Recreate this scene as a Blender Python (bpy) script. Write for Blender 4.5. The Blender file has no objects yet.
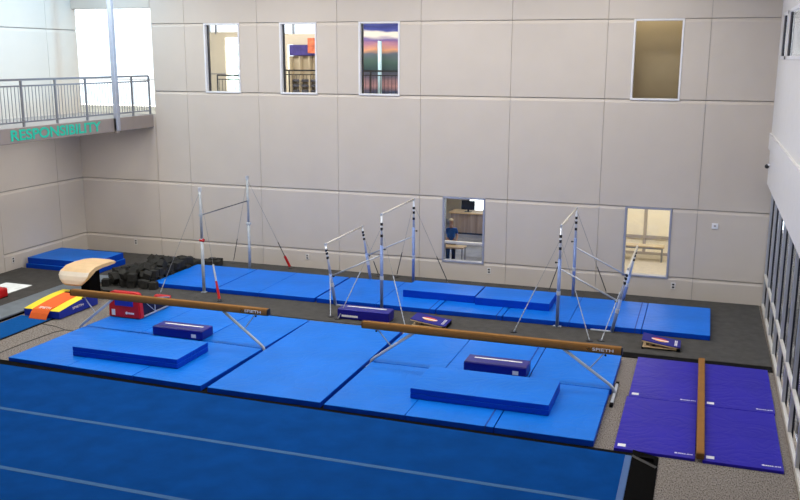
import bpy, bmesh, math, random
from mathutils import Vector, Matrix, Euler
random.seed(7)
sc = bpy.context.scene
col = sc.collection

# ------------------------------------------------------------------ helpers
def lin(h):
    h = h.lstrip('#')
    out = []
    for i in (0, 2, 4):
        c = int(h[i:i+2], 16) / 255
        out.append(c / 12.92 if c <= .04045 else ((c + .055) / 1.055) ** 2.4)
    return (*out, 1)

def new_mat(name):
    m = bpy.data.materials.new(name); m.use_nodes = True
    nt = m.node_tree; b = nt.nodes['Principled BSDF']
    return m, nt, b

def solid(name, c, rough=.5, metal=0, spec=.5, vary=.05, scale=6, bump=0, bscale=30, detail=3, bdist=.02):
    """procedural: slight noise mottling in colour, optional bump"""
    m, nt, b = new_mat(name)
    b.inputs['Roughness'].default_value = rough
    b.inputs['Metallic'].default_value = metal
    b.inputs['Specular IOR Level'].default_value = spec
    tc = nt.nodes.new('ShaderNodeTexCoord')
    n = nt.nodes.new('ShaderNodeTexNoise'); n.inputs['Scale'].default_value = scale; n.inputs['Detail'].default_value = detail
    nt.links.new(tc.outputs['Object'], n.inputs['Vector'])
    r = nt.nodes.new('ShaderNodeValToRGB')
    l = lin(c) if isinstance(c, str) else c
    r.color_ramp.elements[0].position = .3; r.color_ramp.elements[1].position = .7
    r.color_ramp.elements[0].color = (*[max(0, v * (1 - vary)) for v in l[:3]], 1)
    r.color_ramp.elements[1].color = (*[min(1, v * (1 + vary)) for v in l[:3]], 1)
    nt.links.new(n.outputs['Fac'], r.inputs['Fac'])
    nt.links.new(r.outputs['Color'], b.inputs['Base Color'])
    if bump:
        n2 = nt.nodes.new('ShaderNodeTexNoise'); n2.inputs['Scale'].default_value = bscale; n2.inputs['Detail'].default_value = 4
        nt.links.new(tc.outputs['Object'], n2.inputs['Vector'])
        bp = nt.nodes.new('ShaderNodeBump'); bp.inputs['Strength'].default_value = bump; bp.inputs['Distance'].default_value = bdist
        nt.links.new(n2.outputs['Fac'], bp.inputs['Height'])
        nt.links.new(bp.outputs['Normal'], b.inputs['Normal'])
    return m

def vinyl(name, c, rough=.38, bump=.35, spec=.5):
    """mat cover: smooth vinyl with soft creases"""
    m, nt, b = new_mat(name)
    b.inputs['Roughness'].default_value = rough
    b.inputs['Specular IOR Level'].default_value = spec
    tc = nt.nodes.new('ShaderNodeTexCoord')
    w = nt.nodes.new('ShaderNodeTexNoise'); w.inputs['Scale'].default_value = 1.5; w.inputs['Detail'].default_value = 1.6
    w.inputs['Distortion'].default_value = 1.6
    nt.links.new(tc.outputs['Object'], w.inputs['Vector'])
    ridge = nt.nodes.new('ShaderNodeMath'); ridge.operation = 'SUBTRACT'; ridge.inputs[1].default_value = .5
    nt.links.new(w.outputs['Fac'], ridge.inputs[0])
    ab = nt.nodes.new('ShaderNodeMath'); ab.operation = 'ABSOLUTE'; nt.links.new(ridge.outputs[0], ab.inputs[0])
    pw = nt.nodes.new('ShaderNodeMath'); pw.operation = 'POWER'; pw.inputs[1].default_value = .5; nt.links.new(ab.outputs[0], pw.inputs[0])
    bp = nt.nodes.new('ShaderNodeBump'); bp.inputs['Strength'].default_value = bump; bp.inputs['Distance'].default_value = .03
    nt.links.new(pw.outputs[0], bp.inputs['Height'])
    nt.links.new(bp.outputs['Normal'], b.inputs['Normal'])
    n = nt.nodes.new('ShaderNodeTexNoise'); n.inputs['Scale'].default_value = .9; n.inputs['Detail'].default_value = 3
    nt.links.new(tc.outputs['Object'], n.inputs['Vector'])
    r = nt.nodes.new('ShaderNodeValToRGB'); l = lin(c)
    r.color_ramp.elements[0].position = .3; r.color_ramp.elements[1].position = .7
    r.color_ramp.elements[0].color = (*[v * .9 for v in l[:3]], 1); r.color_ramp.elements[1].color = (*[min(1, v * 1.08) for v in l[:3]], 1)
    nt.links.new(n.outputs['Fac'], r.inputs['Fac']); nt.links.new(r.outputs['Color'], b.inputs['Base Color'])
    return m

def obj(name, bm, m, parent=None, loc=None, rot=None, smooth=False):
    me = bpy.data.meshes.new(name); 
    bmesh.ops.recalc_face_normals(bm, faces=bm.faces)
    bm.to_mesh(me); bm.free()
    if m: me.materials.append(m)
    if smooth:
        for p in me.polygons: p.use_smooth = True
    o = bpy.data.objects.new(name, me); col.objects.link(o)
    if parent: o.parent = parent
    if loc: o.location = loc
    if rot: o.rotation_euler = rot
    return o

def thing(name, label, cat, loc=(0, 0, 0), rot=(0, 0, 0), group=None):
    o = bpy.data.objects.new(name, None); col.objects.link(o)
    o.empty_display_size = .1
    o.location = loc; o.rotation_euler = rot
    o['label'] = label; o['category'] = cat
    if group: o['group'] = group
    return o

def tag(o, label, cat, group=None):
    o['label'] = label; o['category'] = cat
    if group: o['group'] = group
    return o

def struct(name, bm, m, parent=None, **k):
    o = obj(name, bm, m, parent, **k)
    if parent is None: o['kind'] = 'structure'
    return o

def BM(): return bmesh.new()

def box(bm, x0, x1, y0, y1, z0, z1, bev=0, seg=2, mtx=None):
    vs = [bm.verts.new((x, y, z)) for x in (x0, x1) for y in (y0, y1) for z in (z0, z1)]
    f = [(0, 1, 3, 2), (4, 6, 7, 5), (0, 4, 5, 1), (2, 3, 7, 6), (0, 2, 6, 4), (1, 5, 7, 3)]
    fs = [bm.faces.new([vs[i] for i in q]) for q in f]
    allv = vs
    if bev:
        es = list({e for q in fs for e in q.edges})
        r = bmesh.ops.bevel(bm, geom=es, offset=bev, segments=seg, profile=.5, affect='EDGES')
        allv = list({v for q in r['faces'] for v in q.verts} | {v for v in vs if v.is_valid})
    if mtx is not None:
        for v in allv: v.co = mtx @ v.co
    return bm

def frame_of(d):
    d = Vector(d).normalized()
    a = Vector((0, 0, 1)) if abs(d.z) < .9 else Vector((1, 0, 0))
    u = d.cross(a).normalized(); return u, d.cross(u).normalized()

def tube(bm, pts, r, seg=10, r1=None):
    pts = [Vector(p) for p in pts]; rings = []
    n = len(pts)
    for i, p in enumerate(pts):
        d = (pts[min(i + 1, n - 1)] - pts[max(i - 1, 0)])
        if i == 0: u, v = frame_of(d)
        else:
            dn = d.normalized(); u = (u - dn * u.dot(dn)).normalized(); v = dn.cross(u)
        rr = r if r1 is None else r + (r1 - r) * i / (n - 1)
        rings.append([bm.verts.new(p + u * math.cos(2 * math.pi * k / seg) * rr + v * math.sin(2 * math.pi * k / seg) * rr) for k in range(seg)])
    for a, b in zip(rings, rings[1:]):
        for k in range(seg): bm.faces.new([a[k], a[(k + 1) % seg], b[(k + 1) % seg], b[k]])
    bm.faces.new(rings[0][::-1]); bm.faces.new(rings[-1])
    return bm

def bar(bm, p0, p1, w, h):
    """rectangular bar between two points"""
    p0 = Vector(p0); p1 = Vector(p1); d = (p1 - p0); u, v = frame_of(d)
    rings = [[bm.verts.new(p + u * a * w / 2 + v * b * h / 2) for a, b in ((-1, -1), (1, -1), (1, 1), (-1, 1))] for p in (p0, p1)]
    for k in range(4): bm.faces.new([rings[0][k], rings[0][(k + 1) % 4], rings[1][(k + 1) % 4], rings[1][k]])
    bm.faces.new(rings[0][::-1]); bm.faces.new(rings[1])
    return bm

def prism(bm, prof, x0, x1, ax='x'):
    """extrude a (a,b) profile along x: profile in (y,z); or along y: profile in (x,z)"""
    def P(t, a, b): return (t, a, b) if ax == 'x' else (a, t, b)
    A = [bm.verts.new(P(x0, a, b)) for a, b in prof]; B = [bm.verts.new(P(x1, a, b)) for a, b in prof]
    n = len(prof)
    for k in range(n): bm.faces.new([A[k], A[(k + 1) % n], B[(k + 1) % n], B[k]])
    bm.faces.new(A[::-1]); bm.faces.new(B)
    return bm

def text_obj(name, body, m, parent, origin, xdir, ydir, width, height, depth=.004, bold=0):
    """lettering built as a mesh: body fits width x height in the plane (xdir, ydir), starting at origin"""
    cu = bpy.data.curves.new(name, 'FONT'); cu.body = body; cu.size = 1; cu.extrude = .02; cu.offset = bold
    t = bpy.data.objects.new(name + '_tmp', cu); col.objects.link(t)
    dg = bpy.context.evaluated_depsgraph_get()
    me = bpy.data.meshes.new_from_object(t.evaluated_get(dg))
    bpy.data.objects.remove(t); bpy.data.curves.remove(cu)
    xs = [v.co.x for v in me.vertices]; ys = [v.co.y for v in me.vertices]; zs = [v.co.z for v in me.vertices]
    X = Vector(xdir).normalized(); Y = Vector(ydir).normalized(); Z = X.cross(Y); O = Vector(origin)
    for v in me.vertices:
        a = (v.co.x - min(xs)) / (max(xs) - min(xs)) * width; b = (v.co.y - min(ys)) / (max(ys) - min(ys)) * height
        c = (v.co.z - min(zs)) / (max(zs) - min(zs)) * depth
        v.co = O + X * a + Y * b + Z * c
    me.materials.clear(); me.materials.append(m); me.name = name
    o = bpy.data.objects.new(name, me); col.objects.link(o); o.parent = parent
    return o

def copy_tree(o, parent=None):
    c = o.copy(); col.objects.link(c)
    if parent: c.parent = parent
    for ch in list(o.children): copy_tree(ch, c)
    return c

# ------------------------------------------------------------------ materials
M = {}
M['wall'] = solid('painted_wall_panel', '#ccc2b6', .65, vary=.02, scale=1.2, bump=.05, bscale=60)
M['wall_left'] = solid('painted_side_wall', '#ccc3b8', .65, vary=.02, scale=1.2)
M['groove'] = solid('wall_joint_grey', '#a29b95', .8)
M['ceiling'] = solid('ceiling_paint', '#c9c8c4', .8)
M['white_wall'] = solid('white_wall', '#dcdad8', .6, vary=.02)
M['white'] = solid('white_paint', '#e8e8ea', .4, vary=.02)
M['fascia'] = solid('balcony_fascia_paint', '#958b85', .6, vary=.03)
M['slab'] = solid('balcony_soffit', '#9d968f', .7)
M['rail'] = solid('railing_metal', '#8a8d94', .4, .4, vary=.03)
M['alu'] = solid('aluminium_frame', '#c4c6cb', .35, .55, vary=.03)
M['alu_warm'] = solid('aluminium_sill', '#d8d2c8', .4, .4, vary=.03)
M['bluegrey_frame'] = solid('blue_grey_frame', '#a3a7b8', .45, .2, vary=.03)
M['gasket'] = solid('dark_gasket', '#10131f', .5)
M['teal'] = solid('teal_letter', '#10c4a6', .5, vary=.02)
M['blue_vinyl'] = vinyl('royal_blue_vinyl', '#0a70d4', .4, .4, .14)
M['blue_vinyl_side'] = vinyl('royal_blue_vinyl_side', '#0140b8', .5, .4, .12)  # darker blue puts the shade of the mats' upright faces into the colour
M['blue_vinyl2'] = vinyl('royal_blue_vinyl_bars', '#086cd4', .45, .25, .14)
M['blue_vinyl2_side'] = vinyl('royal_blue_vinyl_bars_side', '#0140b8', .5, .4, .12)  # shaded copy of the bars mat blue, for upright faces
M['purple_vinyl'] = vinyl('violet_blue_vinyl', '#291f9e', .42, .4, .15)
M['navy_vinyl'] = vinyl('navy_vinyl', '#110d80', .35, .1)
M['navy'] = solid('navy_carpet', '#15117a', .8, vary=.15, scale=60)
M['label'] = solid('white_label', '#eceae4', .5, vary=.02)
M['velcro'] = solid('hook_strip', '#083a9a', .8)
M['blue_carpet'] = solid('blue_floor_carpet', '#063f80', .95, spec=.04, vary=.12, scale=2.2, bump=.1, bscale=200, detail=8)
M['runway'] = solid('runway_carpet', '#0d4d8c', .95, spec=.05, vary=.12, scale=30)
M['seam'] = solid('grey_seam_tape', '#36608c', .8, spec=.2, vary=.1, scale=40)
M['black'] = solid('black_fabric', '#0c0b0c', .9, spec=.1, vary=.2, scale=20)
M['border'] = solid('black_border_carpet', '#0a0908', .95, spec=.05, vary=.2, scale=20)
M['edge_blue'] = solid('blue_grey_edge_tape', '#3f6091', .7)
M['dark_floor'] = solid('dark_grey_carpet', '#4b4946', .95, spec=.15, vary=.16, scale=5, bump=.2, bscale=150, detail=8)
M['dark_edge'] = solid('grey_foam_edge', '#6d757b', .8, spec=.3, vary=.1, scale=4)
M['foam'] = solid('charcoal_foam', '#363532', .95, spec=.1, vary=.2, scale=9, bump=.3, bscale=90)
M['suede'] = solid('tan_suede', '#8d6231', .8, spec=.15, vary=.06, scale=5)
M['suede_dark'] = solid('brown_suede_side', '#65421c', .8, spec=.25, vary=.08, scale=5)
M['vault'] = solid('tan_vault_cover', '#dcb98a', .6, vary=.05, scale=5)
M['vault_nose'] = solid('cream_vault_nose', '#e6d9c3', .6, vary=.04, scale=5)
M['steel'] = solid('steel_tube', '#bcc0c6', .4, .25, vary=.06, scale=9)
M['galv'] = solid('galvanised_post', '#b4babd', .5, .1, vary=.08, scale=9)
M['blue_steel'] = solid('blue_grey_post', '#7f94c4', .45, .15, vary=.08, scale=9)
M['chrome'] = solid('chrome_tube', '#cfd2d8', .35, .3, vary=.05, scale=9)
M['bar_wood'] = solid('pale_rail', '#d9d2c4', .5, vary=.05)
M['bar_steel'] = solid('dark_steel_bar', '#6d6f73', .35, .7)
M['cable'] = solid('steel_cable', '#8a8b8e', .5, .2)
M['sleeve'] = solid('dark_cable_sleeve', '#3b3b40', .6)
M['red'] = solid('red_vinyl', '#c30d12', .45, vary=.06)
M['yellow'] = solid('yellow_vinyl', '#f3da25', .5, vary=.03)
M['orange'] = solid('orange_carpet', '#e2601a', .8, vary=.06, scale=40)
M['deep_blue'] = vinyl('deep_blue_vinyl', '#0b2a9e', .4, .15)
M['wood'] = solid('pale_plywood', '#d8b98c', .5, vary=.12, scale=14)
M['dark_wood'] = solid('dark_ply_core', '#3a2519', .7)
M['column'] = solid('column_grey', '#a3a7b2', .5)
M['net'] = solid('dark_net', '#12133c', .9)
M['bench_wood'] = solid('greyed_bench_wood', '#b7a88c', .6, vary=.05)
M['chain'] = solid('chain_metal', '#b0b4ba', .4, .3)
M['outlet'] = solid('outlet_plate', '#d8d5d0', .4)
M['dark'] = solid('dark_plastic', '#16161a', .5)
M['tan_room'] = solid('tan_room_wall', '#b8a988', .7, vary=.02)
M['cream_room'] = solid('cream_room_wall', '#ece6d4', .7, vary=.03)
M['beige_room'] = solid('beige_room_wall', '#d8cbb4', .7, vary=.02)
M['room_floor'] = solid('grey_room_carpet', '#8d8f96', .9, vary=.3, scale=1.4)
M['pale_floor'] = solid('pale_room_floor', '#b8b0a0', .6, vary=.08)
M['skin'] = solid('skin', '#c99a7c', .6)
M['hair'] = solid('pale_hair', '#cdbb9a', .7)
M['shirt'] = solid('blue_shirt', '#2c62b8', .8)
M['trousers'] = solid('dark_trousers', '#2c3040', .8)
M['locker'] = solid('locker_beige', '#c5b79c', .6)
M['locker_gap'] = solid('locker_dark', '#4c4d58', .7)
M['sign_purple'] = solid('purple_sign', '#3d3380', .6, vary=.25, scale=6)
M['poster'] = solid('warm_poster', '#d06a45', .6, vary=.5, scale=7)

def glass(name, tint=(1, 1, 1, 1), refl=1.0):
    m = bpy.data.materials.new(name); m.use_nodes = True; nt = m.node_tree; nt.nodes.clear()
    o = nt.nodes.new('ShaderNodeOutputMaterial'); mx = nt.nodes.new('ShaderNodeMixShader')
    t = nt.nodes.new('ShaderNodeBsdfTransparent'); g = nt.nodes.new('ShaderNodeBsdfGlossy'); fr = nt.nodes.new('ShaderNodeFresnel')
    t.inputs['Color'].default_value = tint; g.inputs['Roughness'].default_value = .02; fr.inputs['IOR'].default_value = 1.45
    mu = nt.nodes.new('ShaderNodeMath'); mu.operation = 'MULTIPLY'; mu.inputs[1].default_value = refl
    nt.links.new(fr.outputs[0], mu.inputs[0]); nt.links.new(mu.outputs[0], mx.inputs[0]); nt.links.new(t.outputs[0], mx.inputs[1]); nt.links.new(g.outputs[0], mx.inputs[2]); nt.links.new(mx.outputs[0], o.inputs[0])
    return m
M['glass'] = glass('clear_glass')
M['dark_glass'] = glass('grey_glass', (.8, .83, .88, 1), .6)

def carpet_tile():
    m, nt, b = new_mat('mottled_carpet_tile'); b.inputs['Roughness'].default_value = .95; b.inputs['Specular IOR Level'].default_value = .1
    tc = nt.nodes.new('ShaderNodeTexCoord')
    mp = nt.nodes.new('ShaderNodeMapping'); mp.inputs['Scale'].default_value = (34, 13, 1); nt.links.new(tc.outputs['Object'], mp.inputs['Vector'])
    n = nt.nodes.new('ShaderNodeTexNoise'); n.inputs['Scale'].default_value = 1.6; n.inputs['Detail'].default_value = 6; n.inputs['Roughness'].default_value = .7
    nt.links.new(mp.outputs[0], n.inputs['Vector'])
    r = nt.nodes.new('ShaderNodeValToRGB'); e = r.color_ramp.elements
    e[0].position = .40; e[0].color = lin('#47413b'); e[1].position = .60; e[1].color = lin('#958c83')
    q = e.new(.48); q.color = lin('#7d756d')
    nt.links.new(n.outputs['Fac'], r.inputs['Fac']); nt.links.new(r.outputs[0], b.inputs['Base Color'])
    return m
M['carpet_tile'] = carpet_tile()

def mural_mat():
    m, nt, b = new_mat('sunset_gradient_mural'); b.inputs['Roughness'].default_value = .3
    tc = nt.nodes.new('ShaderNodeTexCoord'); sp = nt.nodes.new('ShaderNodeSeparateXYZ'); nt.links.new(tc.outputs['Object'], sp.inputs[0])
    nz = nt.nodes.new('ShaderNodeTexNoise'); nz.inputs['Scale'].default_value = 2.5; nz.inputs['Detail'].default_value = 5
    mp = nt.nodes.new('ShaderNodeMapping'); mp.inputs['Scale'].default_value = (.5, 1, 2); nt.links.new(tc.outputs['Object'], mp.inputs[0]); nt.links.new(mp.outputs[0], nz.inputs['Vector'])
    ma = nt.nodes.new('ShaderNodeMath'); ma.operation = 'MULTIPLY_ADD'; ma.inputs[1].default_value = .35; nt.links.new(nz.outputs['Fac'], ma.inputs[0]); nt.links.new(sp.outputs['Z'], ma.inputs[2])
    mr = nt.nodes.new('ShaderNodeMapRange'); mr.inputs['From Min'].default_value = .1; mr.inputs['From Max'].default_value = 2.75; nt.links.new(ma.outputs[0], mr.inputs['Value'])
    r = nt.nodes.new('ShaderNodeValToRGB'); e = r.color_ramp.elements
    e[0].position = 0; e[0].color = lin('#2b3858'); e[1].position = 1; e[1].color = lin('#4b549b')
    for p, c in ((.12, '#43506e'), (.22, '#b58a8c'), (.32, '#5f5b70'), (.4, '#31464f'), (.52, '#4a665f'), (.6, '#5f6878'), (.66, '#dfa37c'), (.72, '#b58094'), (.78, '#6c5a9c'), (.83, '#e8e2d8'), (.87, '#e8e2d8'), (.9, '#4650a0'), (.95, '#2a3680')):
        q = e.new(p); q.color = lin(c)
    nt.links.new(mr.outputs[0], r.inputs['Fac']); nt.links.new(r.outputs[0], b.inputs['Base Color'])
    return m
M['mural'] = mural_mat()

def emblem_mat():
    m, nt, b = new_mat('red_white_orange_emblem')
    tc = nt.nodes.new('ShaderNodeTexCoord'); sp = nt.nodes.new('ShaderNodeSeparateXYZ'); nt.links.new(tc.outputs['Object'], sp.inputs[0])
    mr = nt.nodes.new('ShaderNodeMapRange'); mr.inputs['From Min'].default_value = -.09; mr.inputs['From Max'].default_value = .09; nt.links.new(sp.outputs['Y'], mr.inputs['Value'])
    r = nt.nodes.new('ShaderNodeValToRGB'); r.color_ramp.interpolation = 'CONSTANT'; e = r.color_ramp.elements
    e[0].position = 0; e[0].color = lin('#f0b030'); e[1].position = .28; e[1].color = lin('#f4efe6')
    q = e.new(.6); q.color = lin('#c8281e')
    nt.links.new(mr.outputs[0], r.inputs['Fac']); nt.links.new(r.outputs[0], b.inputs['Base Color'])
    return m
M['emblem'] = emblem_mat()

def desk_mat():
    m, nt, b = new_mat('vertical_grain_wood'); b.inputs['Roughness'].default_value = .5
    tc = nt.nodes.new('ShaderNodeTexCoord'); mp = nt.nodes.new('ShaderNodeMapping'); mp.inputs['Scale'].default_value = (9, 1, .4)
    n = nt.nodes.new('ShaderNodeTexNoise'); n.inputs['Scale'].default_value = 1.2; n.inputs['Detail'].default_value = 5
    nt.links.new(tc.outputs['Object'], mp.inputs[0]); nt.links.new(mp.outputs[0], n.inputs['Vector'])
    r = nt.nodes.new('ShaderNodeValToRGB'); e = r.color_ramp.elements
    e[0].position = .3; e[0].color = lin('#8f7a63'); e[1].position = .7; e[1].color = lin('#b8a48c')
    nt.links.new(n.outputs['Fac'], r.inputs['Fac']); nt.links.new(r.outputs[0], b.inputs['Base Color'])
    return m
M['desk'] = desk_mat()

def screen_mat(name, c, s):
    m, nt, b = new_mat(name); b.inputs['Base Color'].default_value = lin(c); b.inputs['Emission Color'].default_value = lin(c); b.inputs['Emission Strength'].default_value = s
    return m
M['lamp_panel'] = screen_mat('lit_light_panel', '#fff6e6', 6)
M['day_window'] = screen_mat('bright_daylit_glazing', '#dff2ff', 1.6)
M['day_white'] = screen_mat('overexposed_daylight', '#f4fbff', 1.5)
M['foliage'] = solid('hazed_trees_outside', '#bfd3c8', .8, vary=.3, scale=2)  # outdoor haze is faded into the leaf colour
# ------------------------------------------------------------------ the hall shell (metres; back wall is y = 0)
XL, XR, XU, YF, ZC = -19.58, 1.74, 1.58, -27.0, 9.6
VX = [-16.65, -15.435, -12.943, -10.353, -7.79, -5.19, -2.63, -.058]
HZ = [.617, 2.486, 5.355, 7.415]
WIN = {1: (-14.76, -13.54, 5.33, 7.415), 2: (-12.20, -11.0, 5.33, 7.415), 3: (-9.68, -8.42, 5.33, 7.415), 4: (-1.97, -.71, 5.33, 7.415),
       5: (-7.09, -5.83, .55, 2.486), 6: (-1.93, -.70, .55, 2.486)}
OPEN = (XL - .03, -16.62, 4.62, 7.9)

def panel(bm, x0, x1, z0, z1, front=0.0, gap=.010, cham=.085, gx=.005):
    """one tilt-up wall panel; its top edge is chamfered so the joint above it catches the light"""
    a, b, c, d = x0 + gx, x1 - gx, z0 + .008, z1 - gap
    pr = [(front + .06, c), (front, c), (front, d - cham), (front + .028, d), (front + .06, d)]
    prism(bm, pr, a, b)

bm = BM()
cuts = sorted([w for w in WIN.values()] + [OPEN])
def fill(x0, x1, z0, z1):
    """panels of one grid cell, minus the openings"""
    hit = [w for w in cuts if w[0] < x1 - .01 and w[1] > x0 + .01 and w[2] < z1 - .12 and w[3] > z0 + .12]
    if not hit:
        panel(bm, x0, x1, z0, z1); return
    w = hit[0]
    if w[0] > x0 + .05: panel(bm, x0, min(w[0], x1), z0, z1)
    if w[1] < x1 - .05: fill(max(w[1], x0), x1, z0, z1) if len(hit) > 1 else panel(bm, max(w[1], x0), x1, z0, z1)
    if w[2] > z0 + .15: panel(bm, max(x0, w[0]), min(x1, w[1]), z0, w[2])
    if w[3] < z1 - .15: panel(bm, max(x0, w[0]), min(x1, w[1]), w[3], z1)
xs = [XL] + VX + [XR]
zs = [0] + HZ + [ZC]
for i in range(len(xs) - 1):
    for j in range(len(zs) - 1): fill(xs[i], xs[i + 1], zs[j], zs[j + 1])
wb = struct('wall_back', bm, M['wall'])
# backing (grey wall joints) with the openings left free
bm = BM()
def backing(bm, x0, x1, z0, z1, holes, y0=.045, y1=.2):
    hx = sorted({x0, x1} | {h[0] for h in holes} | {h[1] for h in holes}); hz = sorted({z0, z1} | {h[2] for h in holes} | {h[3] for h in holes})
    for a, b in zip(hx, hx[1:]):
        for c, d in zip(hz, hz[1:]):
            mx, mz = (a + b) / 2, (c + d) / 2
            if not any(h[0] < mx < h[1] and h[2] < mz < h[3] for h in holes): box(bm, a, b, y0, y1, c, d)
backing(bm, XL - .2, XR + .2, 0, ZC, cuts)
struct('wall_joints', bm, M['groove'], wb)

bm = BM(); box(bm, XL - 6, XR + 3, YF, 12, -.2, 0); struct('floor', bm, M['carpet_tile'])
bm = BM(); box(bm, XL - .2, XR + .2, YF, .2, ZC, ZC + .2); struct('ceiling', bm, M['ceiling'])
bm = BM(); box(bm, XL - .2, XR + .2, YF - .2, YF, 0, ZC); struct('wall_front', bm, M['wall_left'])

# left wall: same joint heights, one daylit door glazing beyond the frame that throws the sun patch
bm = BM()
ys = [.2, -1.22, -3.82, -6.4, -9, -11.6, -14.2, -16.8, -19.4, -22, -24.6, YF]
zl = [0, .617, 2.486, 4.42, 7.25, ZC]
def lpanel(y0, y1, z0, z1):
    a, b, c, d = y0 - .006, y1 + .006, z0 + .008, z1 - .018
    pr = [(XL - .06, c), (XL, c), (XL, d - .085), (XL - .028, d), (XL - .06, d)]
    prism(bm, pr, b, a, 'y')
for i in range(len(ys) - 1):
    for j in range(len(zl) - 1):
        if i == 2 and j in (0, 1, 2): continue
        lpanel(ys[i], ys[i + 1], zl[j], zl[j + 1])
# cell with the glazed door
for y0, y1, z0, z1 in ((-3.82, -4.88, 0, 4.42), (-5.95, -6.4, 0, 4.42), (-4.88, -5.95, 0, .25), (-4.88, -5.95, 1.65, 1.87), (-4.88, -5.95, 3.49, 4.42)):
    lpanel(y0, y1, z0, z1)
wl = struct('wall_left', bm, M['wall_left'])
bm = BM()
hx = sorted({0.2, YF} | {-5.95, -4.88}); hz = sorted({0, ZC, 1.87, 3.85, .25, 1.65})
for a, b in zip(hx, hx[1:]):
    for c, d in zip(hz, hz[1:]):
        if not (a >= -5.96 and b <= -4.87 and ((c >= 1.86 and d <= 3.86) or (c >= .24 and d <= 1.66))): box(bm, XL - .2, XL - .045, a, b, c, d)
struct('wall_left_joints', bm, M['groove'], wl)

# right wall: storefront below, white bulkhead, band, upper wall with windows
RW = [(-2.3, -1.05, 6.40, 7.47), (-7.0, -2.9, 6.40, 7.47)]
bm = BM()
hx = sorted({.2, YF} | {h[0] for h in RW} | {h[1] for h in RW}); hz = sorted({4.57, ZC, 6.40, 7.47})
for a, b in zip(hx, hx[1:]):
    for c, d in zip(hz, hz[1:]):
        if not any(h[0] <= a and b <= h[1] and h[2] <= c and d <= h[3] for h in RW): box(bm, XU, XU + .3, a, b, c, d)
box(bm, XU, XU + .3, YF, .0, 3.27, 4.17)
wr = struct('wall_right', bm, M['white_wall'])
bm = BM(); box(bm, XU - .045, XU + .3, YF, .0, 4.17, 4.57); struct('trim_1', bm, M['white_wall'])
bm = BM(); box(bm, XR + 3, XR + 3.2, YF, .2, 0, ZC); struct('wall_beyond', bm, M['wall_left'])
bm = BM(); box(bm, XU + .3, XR + 3, YF, .2, 3.3, 3.4); struct('ceiling_beyond', bm, M['ceiling'])
for i, (y0, y1, z0, z1) in enumerate(RW):
    w = thing('window_%d' % (7 + i), '', ''); del w['label'], w['category']; w['kind'] = 'structure'
    bm = BM()
    for a in ((y0, y0 + .07, z0, z1), (y1 - .07, y1, z0, z1), (y0, y1, z0, z0 + .07), (y0, y1, z1 - .07, z1)): box(bm, XU - .02, XU + .05, a[0], a[1], a[2], a[3])
    obj('window_frame', bm, M['white'], w)
    bm = BM(); box(bm, XU + .03, XU + .045, y0 + .03, y1 - .03, z0 + .03, z1 - .03); 
    obj('window_pane', bm, M['dark_glass'], w)
    bm = BM(); box(bm, XU - .005, XU + .03, y1 - .35, y1 - .07, z0 + .07, z1 - .07); obj('dark_gasket', bm, M['gasket'], w)

# storefront: deep mullions, sill rails, panes
sf = thing('storefront_window', '', ''); del sf['label'], sf['category']; sf.name = 'window_9'; sf['kind'] = 'structure'
my = [-.05, -1.5, -2.97, -4.43, -5.9, -7.36, -8.83, -10.3, -11.77, -13.24, -14.7, -16.2]
for y in my:
    bm = BM(); box(bm, XR - .03, XR + .03, y - .035, y + .035, 0, 3.27, .004, 1); m_ = obj('mullion', bm, M['alu'], sf)
    bm = BM(); box(bm, XR + .028, XR + .062, y - .04, y + .03, 0, 3.27); obj('gasket', bm, M['gasket'], m_)
bm = BM(); box(bm, XR - .035, XR + .03, my[-1], -.02, 0, .10, .008, 1); obj('sill_rail', bm, M['alu_warm'], sf)
bm = BM(); box(bm, XR - .035, XR + .03, my[-1], -.02, .83, .89, .008, 1); obj('mid_rail', bm, M['alu_warm'], sf)
bm = BM(); box(bm, XR + .04, XR + .09, my[-1], -.02, 3.2, 3.27); obj('head_rail', bm, M['alu'], sf)
for a, b in zip(my, my[1:]):
    bm = BM(); box(bm, XR + .08, XR + .09, b + .04, a - .04, .1, 3.2); obj('pane', bm, M['dark_glass'], sf)

# windows in the back wall
for k, (x0, x1, z0, z1) in WIN.items():
    w = thing('window_%d' % k, '', ''); del w['label'], w['category']; w['kind'] = 'structure'
    low = k > 4
    t = .05 if not low else .055
    bm = BM()
    for a in ((x0, x0 + t, z0, z1), (x1 - t, x1, z0, z1), (x0 + t, x1 - t, z0, z0 + t), (x0 + t, x1 - t, z1 - t, z1)):
        box(bm, a[0], a[1], -.018, .2, a[2], a[3], .005, 1)
    obj('window_frame', bm, M['bluegrey_frame' if low else 'white'], w)
    if k < 4:
        bm = BM(); box(bm, x0 + t, x0 + t + .035, .12, .2, z0 + t, z1 - t); obj('dark_jamb', bm, M['gasket'], w)
    bm = BM(); box(bm, x0 + .03, x1 - .03, .1, .108, z0 + .03, z1 - .03); obj('window_pane', bm, M['glass'], w)
    if k == 5:
        bm = BM(); box(bm, x0 + t, x1 - t, .02, .14, 1.10, 1.17, .005, 1); obj('transom', bm, M['alu_warm'], w)

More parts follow.
